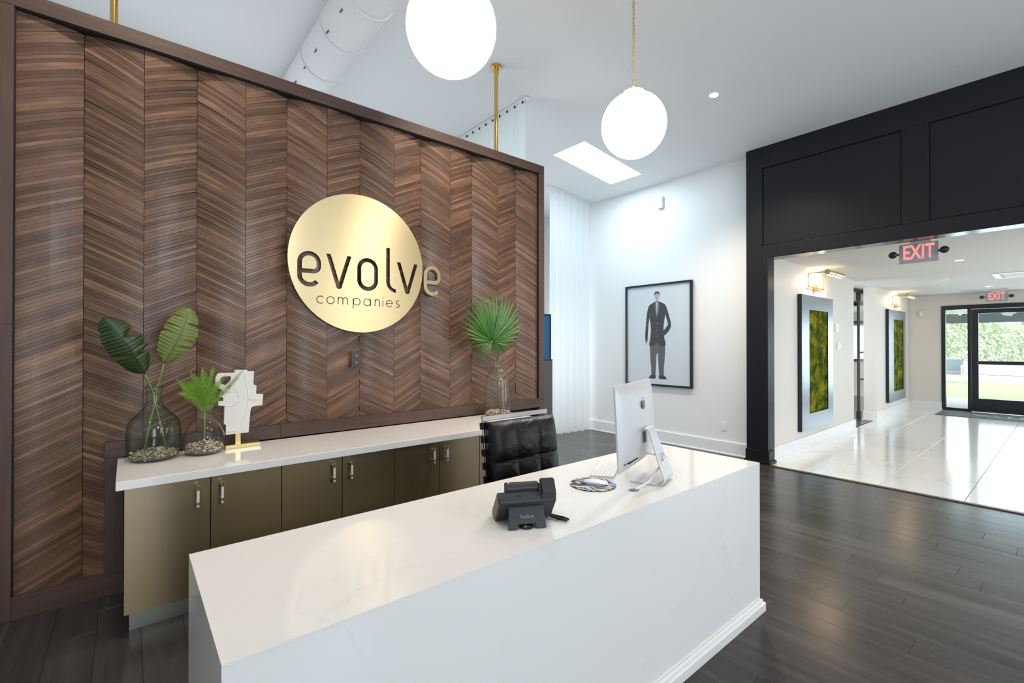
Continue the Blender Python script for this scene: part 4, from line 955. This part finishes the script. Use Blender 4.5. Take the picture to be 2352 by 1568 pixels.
# fan palm leaf
palm = thing('fan_palm_leaf', 'single green fan palm leaf standing in the tall clear vase', 'leaf', (V3[0], V3[1], CT + .06))
hub = on_y(1129, 785, 3.24); MB().tube([(V3[0] + .03, V3[1], CT + .06), (V3[0] + .01, V3[1], CT + .30), (V3[0] - .006, V3[1] - .005, CT + .49), tuple(hub)], .0042, 8).build('stem', M_stem, palm, smooth='all')
MB().sphere(tuple(hub + Vector((0, -.004, 0))), .008, .005, .008, 12, 8).build('hub', M_stemy, palm, smooth='all')
NL = 44
for i in range(NL):
    ang = radians(-62 + 304 * i / (NL - 1)); up_ = sin(ang)                # from lower right over the top to lower left
    l = .16 + .27 * max(0, up_) ** .8 + .07 * abs(cos(ang)) + R.uniform(-.012, .012); 
    if up_ < -.2: l *= .82
    l *= 1.08 if cos(ang) < 0 else 1.06
    d = Vector((cos(ang), -.10 - .12 * R.random(), sin(ang))).normalized(); side = Vector((-d.z, 0, d.x)).normalized(); b = MB(); n = 8
    dro = R.uniform(.0, .03) * (1.6 if up_ < .3 else .6)
    for q in range(n + 1):
        s = q / n; c_ = hub + d * (l * s) + Vector((0, .05 * s * s - .02 * sin(pi * s), -dro * s ** 2.2)); c_.y = min(c_.y, 3.40)
        hw_ = (.0015 + .0118 * min(1, s / .42) if s < .42 else .0133 * (1 - ((s - .42) / .58) ** 1.3)) * l / .36 + .0004
        b.v += [tuple(c_ + side * hw_), tuple(c_ + Vector((0, .0045 if s < .9 else 0, 0))), tuple(c_ - side * hw_)]
    for q in range(n):
        a_ = q * 3; b.quad((a_, a_ + 1, a_ + 4, a_ + 3)); b.quad((a_ + 1, a_ + 2, a_ + 5, a_ + 4))
    b.build('leaflet', M_palm, palm, fix=False)

# ------------------------------------------------------------------ abstract sculpture
sx0, sx1, sz0, sz1 = .408, .668, .850, 1.258
def S(px, py):                                                      # picture units (0..1045, 0..1568 of a close-up) to the sculpture plane
    q = on_y(480 + px / 7.46, 830 + py / 7.46, 3.30); return (q.x, q.z)
scp = thing('abstract_sculpture', 'white plaster abstract sculpture on a brass stand behind the fern', 'sculpture', (.54, 3.32, CT))
body = [S(*p) for p in ((300, 1258), (305, 1085), (268, 1075), (275, 762), (170, 758), (168, 685), (250, 678), (258, 640), (240, 612), (170, 606), (235, 500), (175, 452), (120, 400), (116, 330), (125, 265), (160, 215), (210, 200), (445, 195), (465, 145), (665, 145), (668, 170), (782, 168), (770, 370), (785, 400), (822, 412), (818, 560), (938, 562), (925, 750), (790, 762), (735, 790), (720, 840), (690, 1215))]
hole = [S(*p) for p in ((240, 262), (360, 250), (390, 262), (375, 330), (330, 380), (290, 410), (225, 385), (200, 345), (203, 295))]
o = curve2d('carved_slab', [body, hole], .018, M_plaster, scp, 3.33); bv = o.modifiers.new('bevel', 'BEVEL'); bv.width = .003; bv.segments = 2; bv.limit_method = 'ANGLE'
for pts in ([(610, 150), (660, 400), (690, 650), (650, 850), (560, 1080), (430, 1190), (320, 1200)], [(330, 465), (480, 480), (530, 640), (420, 755), (280, 755)], [(700, 650), (900, 650)], [(300, 520), (480, 510)], [(380, 450), (455, 400), (470, 330)]):
    pp = [S(*p) for p in pts]; fine = smoothp(pp, 6) if len(pp) > 2 else pp
    MB().tube([(p[0], 3.3155, p[1]) for p in fine], .0062, 8).build('relief_ridge', M_plaster, scp, smooth='all')
bx0, bx1 = S(235, 1450)[0], .655
box('base', M_brass2, (.462, .652, 3.285, 3.375, CT + .0005, CT + .024), scp, .001); box('stand_post', M_brass2, (.520, .548, 3.324, 3.338, CT + .024, S(500, 1235)[1] + .01), scp)

# ------------------------------------------------------------------ pendants
def pendant(lab, x, y, z, n_l):
    t = thing('pendant_globe', lab, 'pendant light', (x, y, z + .175), 0, 'white globe pendants over the desk'); r = .175
    prof_ = [(max(.001, r * sin(pi * i / 30)), -r * cos(pi * i / 30)) for i in range(28)] + [(.060, r * .955), (.060, r * 1.02), (.052, r * 1.035), (.001, r * 1.035)]
    MB().lathe(prof_, (x, y, z), 64).build('globe', M_globe, t, smooth='all')
    zt = z + r * 1.035
    b = MB()
    for k in range(3): a_ = 2 * pi * k / 3 + .6; b.box(x + .061 * cos(a_) - .004, x + .061 * cos(a_) + .004, y + .061 * sin(a_) - .004, y + .061 * sin(a_) + .004, zt - .022, zt - .004)
    b.cyl((x, y, zt), (x, y, zt + .006), .018, 16)
    b.build('cap', M_brass2, t, smooth=True)
    MB().tube([(x + .018 * cos(2 * pi * i / 24), y + .0, zt + .020 + .018 * sin(2 * pi * i / 24)) for i in range(24)], .003, 8, True).build('ring', M_brass2, t, smooth='all').rotation_euler = (0, 0, 0)
    z0_ = zt + .050; cz = zc(x); lh, lw = .0135, .0070; pitch = .0208; n = int((cz - .02 - z0_) / pitch) + 1; b0 = MB(); pth = []
    for i in range(20):
        a_ = 2 * pi * i / 20; pth.append((lw * cos(a_), 0, (lh - lw) * (1 if sin(a_) > 0 else -1) + lw * sin(a_)))
    b0.tube(pth, .0019, 6, True); me = b0.mesh('chain_link'); me.materials.append(M_brass2); me.polygons.foreach_set('use_smooth', [True] * len(me.polygons))
    for i in range(n):
        o = bpy.data.objects.new('chain_link', me); C.objects.link(o); o.parent = t; o.location = (0, 0, z0_ + i * pitch - (z + .175)); o.rotation_euler = (0, 0, radians(90 * (i % 2) + 20))
    MB().tube([(x + .004, y, zt), (x + .006, y, zt + .3), (x + .003, y, cz)], .0016, 6).build('lamp_cord', M_brass2, t)
    MB().cyl((x, y, cz - .025), (x, y, cz + .02), .06, 24).build('canopy', M_brass2, t, smooth=True)
pendant('large glowing white globe pendant nearest the viewer, cut by the top of the picture', .975, 1.55, 2.635, 10)
pendant('glowing white globe pendant on a brass chain over the computer end of the desk', 2.150, 1.545, 2.605, 10)

# ------------------------------------------------------------------ duct
dt = thing('air_duct', 'white round air duct with small square vents under the ceiling', 'duct', (1.34, 3.0, 3.88)); DX, DZc, DR = 1.345, 3.945, .185
b = MB(); kk = len(b.v)
for i in range(2): 
    for j in range(48): t = 2 * pi * j / 48; b.v.append((DX + DR * cos(t), (-3.5, 6.1)[i], DZc + DR * sin(t)))
for j in range(48): b.quad((j, (j + 1) % 48, 48 + (j + 1) % 48, 48 + j))
b.build('duct_tube', M_ceil, dt, smooth='all')
ring_me = MB().tube([((DR + .002) * cos(2 * pi * j / 48), 0, (DR + .002) * sin(2 * pi * j / 48)) for j in range(48)], .0075, 6, True).mesh('duct_seam'); ring_me.materials.append(M_ceil); ring_me.polygons.foreach_set('use_smooth', [True] * len(ring_me.polygons))
y = -3.0
while y < 6.0:
    o = bpy.data.objects.new('duct_seam', ring_me); C.objects.link(o); o.parent = dt; o.location = (DX - 1.34, y - 3.0, DZc - 3.88); y += .52
vm = MB().box(-.019, .019, -.004, .004, -.013, .013).mesh('duct_vent'); vm.materials.append(mat('dark vent', (.05, .04, .04), .6))
y = -2.9; an = radians(-143)
while y < 6.0:
    o = bpy.data.objects.new('duct_vent', vm); C.objects.link(o); o.parent = dt; o.location = (DX - 1.34 + DR * cos(an), y - 3.0, DZc - 3.88 + DR * sin(an)); o.rotation_euler = (0, 0, 0)
    o.rotation_euler = Matrix(((0, cos(an), -sin(an)), (1, 0, 0), (0, sin(an), cos(an)))).to_euler(); y += .30

# ------------------------------------------------------------------ ceiling fittings
def can(x, y, z, slope, lab, lit=True):
    t = thing('downlight', lab, 'ceiling light', (x, y, z), 0, 'recessed ceiling downlights'); t.rotation_euler = (0, slope, 0)
    MB().lathe([(.040, -.001), (.052, -.004), (.060, -.001), (.060, .003)], (0, 0, 0), 32).build('trim_ring', M_trim, t, True, smooth='all')
    MB().lathe([(.001, .0), (.041, .0)], (0, 0, -.0015), 32).build('lens', M_can if lit else M_trim, t, True)
can(4.44, 2.25, zc(4.44), math.atan(.111), 'lit recessed downlight in the sloping ceiling right of the small globe')
can(7.98, .91, HZ, 0, 'lit recessed downlight in the hall ceiling just beyond the near exit sign'); can(11.96, .97, HZ, 0, 'lit recessed downlight in the hall ceiling near the far exit sign')
sd = thing('smoke_detector', 'flat white disc on the hall ceiling between the two exit signs', 'detector', (10.07, 1.366, HZ)); MB().cyl((0, 0, 0), (0, 0, -.02), .10, 32).build('housing', M_white, sd, True, smooth=True); MB().cyl((0, 0, -.02), (0, 0, -.028), .06, 24).build('cover', M_trim, sd, True, smooth=True)
vt = thing('ceiling_vent', 'white framed slot air vent in the hall ceiling at right', 'vent', (10.1, .4, HZ))
VX0, VX1, VY0, VY1 = 9.84, 10.56, -.2, .775
b = MB(); b.box(VX0, VX1, VY1 - .07, VY1, HZ - .014, HZ - .001).box(VX0, VX1, VY0, VY0 + .07, HZ - .014, HZ - .001).box(VX0, VX0 + .07, VY0 + .07, VY1 - .07, HZ - .014, HZ - .001).box(VX1 - .07, VX1, VY0 + .07, VY1 - .07, HZ - .014, HZ - .001); b.build('frame', M_trim, vt)
box('face_plate', M_ceil, (VX0 + .10, VX1 - .10, VY0 + .10, VY1 - .10, HZ - .012, HZ - .001), vt)
lv = thing('linear_vent', 'thin white linear grille in the hall ceiling above the far exit sign', 'vent', (12.5, 1.1, HZ)); box('grille', M_trim, (12.50, 12.62, .75, 1.45, HZ - .012, HZ - .001), lv); box('slot', M_dark, (12.535, 12.585, .78, 1.42, HZ - .0135, HZ - .012), lv)

# exit signs
def exit_sign(x, y0, y1, z0, z1, lab, emer=.055):
    yc, zc_ = (y0 + y1) / 2, (z0 + z1) / 2; t = thing('exit_sign', lab, 'sign', (x, yc, z1), 0, 'lit exit signs in the hall')
    box('panel', mat('grey exit panel', (.42, .39, .42), .25), (x, x + .012, y0, y1, z0, z1), t, .001)
    box('ceiling_mount', M_white, (x - .02, x + .03, yc - .10, yc + .06, z1, HZ - .001), t, .003)
    text('letters', 'EXIT', (z1 - z0) * 1.02, M_red, t, (x - .0015, yc, zc_ + .004), (radians(90), 0, radians(-90)), .001, .60, .004, local=False)
    for y in (y0 - .045, y1 + .045):
        MB().sphere((x - .02, y, zc_), .022, .036, .034, 20, 12).build('lamp_head', M_phone, t, smooth='all')
        MB().cyl((x, y0 if y < yc else y1, zc_), (x - .01, y, zc_), .010, 10).build('lamp_arm', M_phone, t)
exit_sign(5.95, .820, 1.113, 2.195, 2.385, 'red lit exit sign hanging right behind the black portal')
exit_sign(13.0, .80, 1.11, 2.225, 2.41, 'small red lit exit sign above the entrance door at the hall end')

# ------------------------------------------------------------------ moss frames and picture lamps in the hall
def moss(lab, x0, x1, mx0, mx1, z0, z1, mz0, mz1, nx, nz):
    t = thing('moss_frame', lab, 'wall art', ((x0 + x1) / 2, 2.28, z0)); y = 2.25
    b = MB(); b.box(x0, mx0, y, 2.299, z0, z1).box(mx1, x1, y, 2.299, z0, z1).box(mx0, mx1, y, 2.299, z0, mz0).box(mx0, mx1, y, 2.299, mz1, z1); b.build('frame', M_steel, t)
    box('frame_side', M_blk, (x0 - .012, x0, y + .001, 2.299, z0, z1), t)
    def g(u, v):
        x, z = mx0 + u * (mx1 - mx0), mz0 + v * (mz1 - mz0); e = min(u, 1 - u, v, 1 - v)
        q = Vector((x * 9, 0, z * 9)); h = .5 + .5 * noise.fractal(q * 1.6, .8, 2.2, 5)
        return (x, y + .035 - .030 * h - .010 * noise.noise(Vector((x * 60, 1, z * 60))), z)
    b = MB(); b.grid(g, nx, nz); o = b.build('moss', M_moss, t, smooth='all'); o['kind'] = 'stuff'
moss('large steel framed green moss panel on the near hall wall', 6.75, 7.965, 7.01, 7.755, .255, 2.05, .470, 1.856, 70, 130)
moss('smaller looking far steel framed moss panel beyond the hall gap', 11.2, 12.57, 11.58, 12.38, .275, 2.068, .47, 1.88, 40, 80)
def plamp(xc, lab, hw_=.30):
    t = thing('picture_light', lab, 'wall lamp', (xc, 2.3, 2.2), 0, 'brass picture lights over the moss frames'); zb_, zt_ = 2.17, 2.345; r = .007
    b = MB(); b.box(xc - hw_, xc + hw_, 2.262, 2.276, zb_ - .007, zb_ + .007).box(xc - hw_, xc - hw_ + .014, 2.262, 2.276, zb_, zt_).box(xc + hw_ - .014, xc + hw_, 2.262, 2.276, zb_, zt_)
    b.build('bracket', M_brass2, t)
    for q in (-1, 1): MB().cyl((xc + q * (hw_ - .007), 2.269, zt_), (xc + q * (hw_ - .007), 2.05, zt_), .007, 10).build('arm', M_brass2, t, smooth=True)
    box('wall_plate', M_brass2, (xc - .035, xc + .035, 2.258, 2.299, zb_ - .05, zb_ + .05), t, .003)
    MB().cyl((xc - hw_ - .01, 2.045, zt_ - .003), (xc + hw_ + .01, 2.045, zt_ - .003), .034, 28).build('shade', M_brass2, t, smooth=True)
    MB().box(xc - hw_ + .02, xc + hw_ - .02, 2.036, 2.062, zt_ - .041, zt_ - .034).build('tube', M_tube, t)
    light('AREA', 'picture_light_lamp', (xc, 2.09, zt_ - .048), 7, (1, .76, .5), (radians(38), 0, 0), hw_ * 1.7, .03)
    light('POINT', 'picture_light_glow', (xc, 2.20, 2.30), 2.2, (1, .72, .42), radius=.03)
plamp(7.335, 'brass picture light over the near large moss panel'); plamp(11.88, 'brass picture light over the far moss panel')
for (x, z, nm, lab) in ((8.36, 1.37, 'thermostat', 'white thermostat on the hall wall just left of the gap, the lower of two'), (8.28, 1.64, 'light_switch', 'small white switch on the hall wall above the thermostat')):
    t = thing(nm, lab, 'control', (x, 2.3, z)); box('cover', M_white, (-.06, .06, -.022, -.001, -.045 if nm[0] == 't' else -.06, .045 if nm[0] == 't' else .06), t, .004, True); box('button', M_trim, (-.02, .02, -.026, -.022, -.03, .03), t, .002, True)
t = thing('wall_sensor', 'small white motion sensor on the far hall wall left of the entrance door', 'sensor', (FX - .02, 2.12, 2.05)); box('housing', M_white, (-.04, .019, -.035, .035, -.06, .06), t, .01, True); box('lens', M_trim, (-.045, -.04, -.02, .02, -.04, 0), t, .003, True)

# ------------------------------------------------------------------ framed print (a plain generic figure study)
pr = thing('framed_print', 'large black framed grey print of a standing figure in dark clothes on the white wall', 'picture', (5.85, 3.80, .81))
ya, yb, za, zb2 = 3.262, 4.335, .800, 2.262
b = MB(); b.box(5.815, 5.859, ya, ya + .026, za, zb2).box(5.815, 5.859, yb - .026, yb, za, zb2).box(5.815, 5.859, ya + .026, yb - .026, za, za + .026).box(5.815, 5.859, ya + .026, yb - .026, zb2 - .026, zb2); b.build('frame', mat('black picture frame', (.006, .009, .013), .3), pr)
box('print', M_print, (5.835, 5.85, ya + .026, yb - .026, za + .026, zb2 - .026), pr)
def flat(name, pts, m, x):
    b = MB(); b.prism(pts, x, x + .0012, 'x'); return b.build(name, m, pr)
yc = 3.80
def mir(h): return [(yc + a_, z) for a_, z in h] + [(yc - a_, z) for a_, z in h[::-1]]
def sm(pts, k=4):
    n = len(pts); q = smoothp([pts[-1]] + pts + pts[:2], k); return q[k:k + n * k]
def fig(name, pts, m, x, soft=True): return flat(name, sm([(yc + a_, z) for a_, z in pts]) if soft else [(yc + a_, z) for a_, z in pts], m, x)
fig('printed_trousers', [(.10, 1.47), (.118, 1.36), (.112, 1.20), (.098, 1.08), (.092, .955), (.055, .945), (.028, .955), (.018, 1.10), (.006, 1.25), (-.012, 1.25), (-.022, 1.12), (-.036, .955), (-.07, .945), (-.105, .96), (-.112, 1.08), (-.125, 1.22), (-.128, 1.36), (-.112, 1.47)], M_ink2, 5.8340)
fig('printed_jacket', [(.030, 2.005), (.075, 1.985), (.128, 1.955), (.142, 1.90), (.118, 1.76), (.100, 1.62), (.112, 1.48), (.128, 1.38), (.06, 1.365), (.0, 1.42), (-.055, 1.365), (-.135, 1.38), (-.118, 1.48), (-.104, 1.62), (-.122, 1.76), (-.145, 1.90), (-.130, 1.955), (-.075, 1.985), (-.030, 2.005)], M_ink, 5.8336)
fig('printed_sleeve', [(.112, 1.955), (.146, 1.92), (.172, 1.80), (.185, 1.66), (.196, 1.52), (.188, 1.435), (.162, 1.435), (.150, 1.56), (.138, 1.70), (.118, 1.82)], M_ink, 5.8334)
fig('printed_sleeve', [(-.115, 1.955), (-.150, 1.92), (-.190, 1.80), (-.222, 1.68), (-.200, 1.60), (-.120, 1.52), (-.095, 1.55), (-.10, 1.58), (-.160, 1.65), (-.175, 1.69), (-.140, 1.80)], M_ink, 5.8334)
fig('printed_shirt', [(-.020, 2.0), (.020, 2.0), (.012, 1.88), (.0, 1.80), (-.012, 1.88)], M_skin, 5.8330, False)
fig('printed_lapel', [(.020, 2.0), (.044, 1.96), (.030, 1.86), (.0, 1.74), (.010, 1.86)], M_ink2, 5.8328, False); fig('printed_lapel', [(-.020, 2.0), (-.044, 1.96), (-.030, 1.86), (.0, 1.74), (-.010, 1.86)], M_ink2, 5.8328, False)
for z in (1.69, 1.60, 1.51): fig('printed_button', [(.006 * cos(pi * i / 4), z + .006 * sin(pi * i / 4)) for i in range(8)], M_skin, 5.8328, False)
for (a_, b_) in ((.06, .070), (-.075, -.065)): fig('printed_crease', [(a_, 1.34), (a_ + .004, 1.34), (b_ + .004, .98), (b_, .98)], M_ink, 5.8336, False)
fig('printed_shoe', [(.030, .955), (.095, .955), (.128, .925), (.135, .905), (.035, .903)], M_ink, 5.8334); fig('printed_shoe', [(-.035, .955), (-.105, .955), (-.145, .925), (-.150, .905), (-.040, .903)], M_ink, 5.8334)
fig('printed_neck', [(-.020, 1.985), (.020, 1.985), (.020, 2.05), (-.020, 2.05)], M_skin, 5.8338, False)
fig('printed_head', [(.040 * cos(2 * pi * i / 24) * (1 - .12 * (sin(2 * pi * i / 24) < 0)), 2.088 + .056 * sin(2 * pi * i / 24)) for i in range(24)], M_skin, 5.8336, False)
fig('printed_hair', [(.042, 2.085), (.044, 2.12), (.026, 2.148), (-.010, 2.152), (-.038, 2.135), (-.044, 2.10), (-.041, 2.08), (-.034, 2.108), (-.010, 2.122), (.026, 2.116), (.035, 2.10)], M_ink, 5.8330, False)
for s_ in (-.015, .015): fig('printed_eye', [(s_ + .005 * cos(pi * i / 4), 2.092 + .003 * sin(pi * i / 4)) for i in range(8)], M_ink2, 5.8330, False)
fig('printed_mouth', [(-.011, 2.054), (.011, 2.056), (.006, 2.050), (-.006, 2.049)], M_ink2, 5.8330, False)
fig('printed_hand', [(.176 + .014 * cos(2 * pi * i / 12), 1.412 + .026 * sin(2 * pi * i / 12)) for i in range(12)], M_skin, 5.8338, False)

# ------------------------------------------------------------------ curtains, partition behind the feature wall
def curtain(lab, fn, length, z0, z1f, amp, per, loc):
    t = thing('sheer_curtain', lab, 'curtain', loc, 0, 'sheer white ripple curtains'); nu = int(length / .012); nv = 26
    def g(u, v):
        s = u * length; z = z0 + (1 - v) * (z1f(s) - z0); a_ = amp * (.8 + .5 * v) ; ph_ = 2 * pi * s / per + .5 * v * sin(s * 3)
        off = a_ * sin(ph_) + .02 * v * v * sin(s * 5 + 1); p = fn(s + .008 * sin(2 * ph_), off); return (p[0], p[1], z)
    MB().grid(g, nu, nv).build('fabric', M_curt, t, smooth='all', fix=False)
    return t
t1 = curtain('sheer white curtain running back from the ceiling behind the walnut wall end', lambda s, o: (3.215 + o, 3.66 + s), 2.45, .012, lambda s: zc(3.215) - .035, .026, .13, (3.215, 4.8, 0))
gl_ = MB()
for i in range(19): gl_.box(3.185, 3.20, 3.68 + i * .13, 3.69 + i * .13, zc(3.2) - .058, zc(3.2) - .034)
gl_.build('gliders', M_dark, t1)['kind'] = 'stuff'
box('track', M_trim, (3.19, 3.24, 3.63, 6.15, zc(3.24) - .030, zc(3.24) - .002), t1)
t2 = curtain('sheer white curtain with pooled hem in the corner beside the framed print wall', lambda s, o: (4.93 + s, 5.06 + o), .875, .012, lambda s: zc(4.93 + s) - .03, .030, .15, (5.3, 5.06, 0))
tk = MB(); k = 0; tk.v = [(x_, y_, zc(x_) - d_) for x_ in (4.9, 5.82) for y_ in (5.035, 5.085) for d_ in (.028, .002)]
for q in ((0, 1, 3, 2), (4, 6, 7, 5), (0, 4, 5, 1), (2, 3, 7, 6), (0, 2, 6, 4), (1, 5, 7, 3)): tk.quad(q)
tk.build('track', M_trim, t2)
fp = thing('office_partition', 'narrow grey fabric partition seen between walnut wall and corner curtain', 'partition', (4.3, 4.7, 0)); box('fabric_panel', M_greyfab, (4.0, 4.612, 4.68, 4.72, 0.03, 1.17), fp, .004); box('cap', M_phone, (4.0, 4.614, 4.677, 4.723, 1.17, 1.185), fp, .003); box('foot', M_phone, (4.0, 4.6, 4.62, 4.78, 0, .03), fp)
dp = thing('display_screen', 'dark blue screen in a black surround standing above the grey partition', 'screen', (4.3, 4.8, 1.19)); box('surround', M_blk, (4.0, 4.735, 4.83, 4.86, 1.10, 1.83), dp, .004); box('display', M_blueg, (4.03, 4.695, 4.826, 4.831, 1.13, 1.80), dp); box('stand', M_blk, (4.1, 4.4, 4.84, 4.89, 0, 1.10), dp)
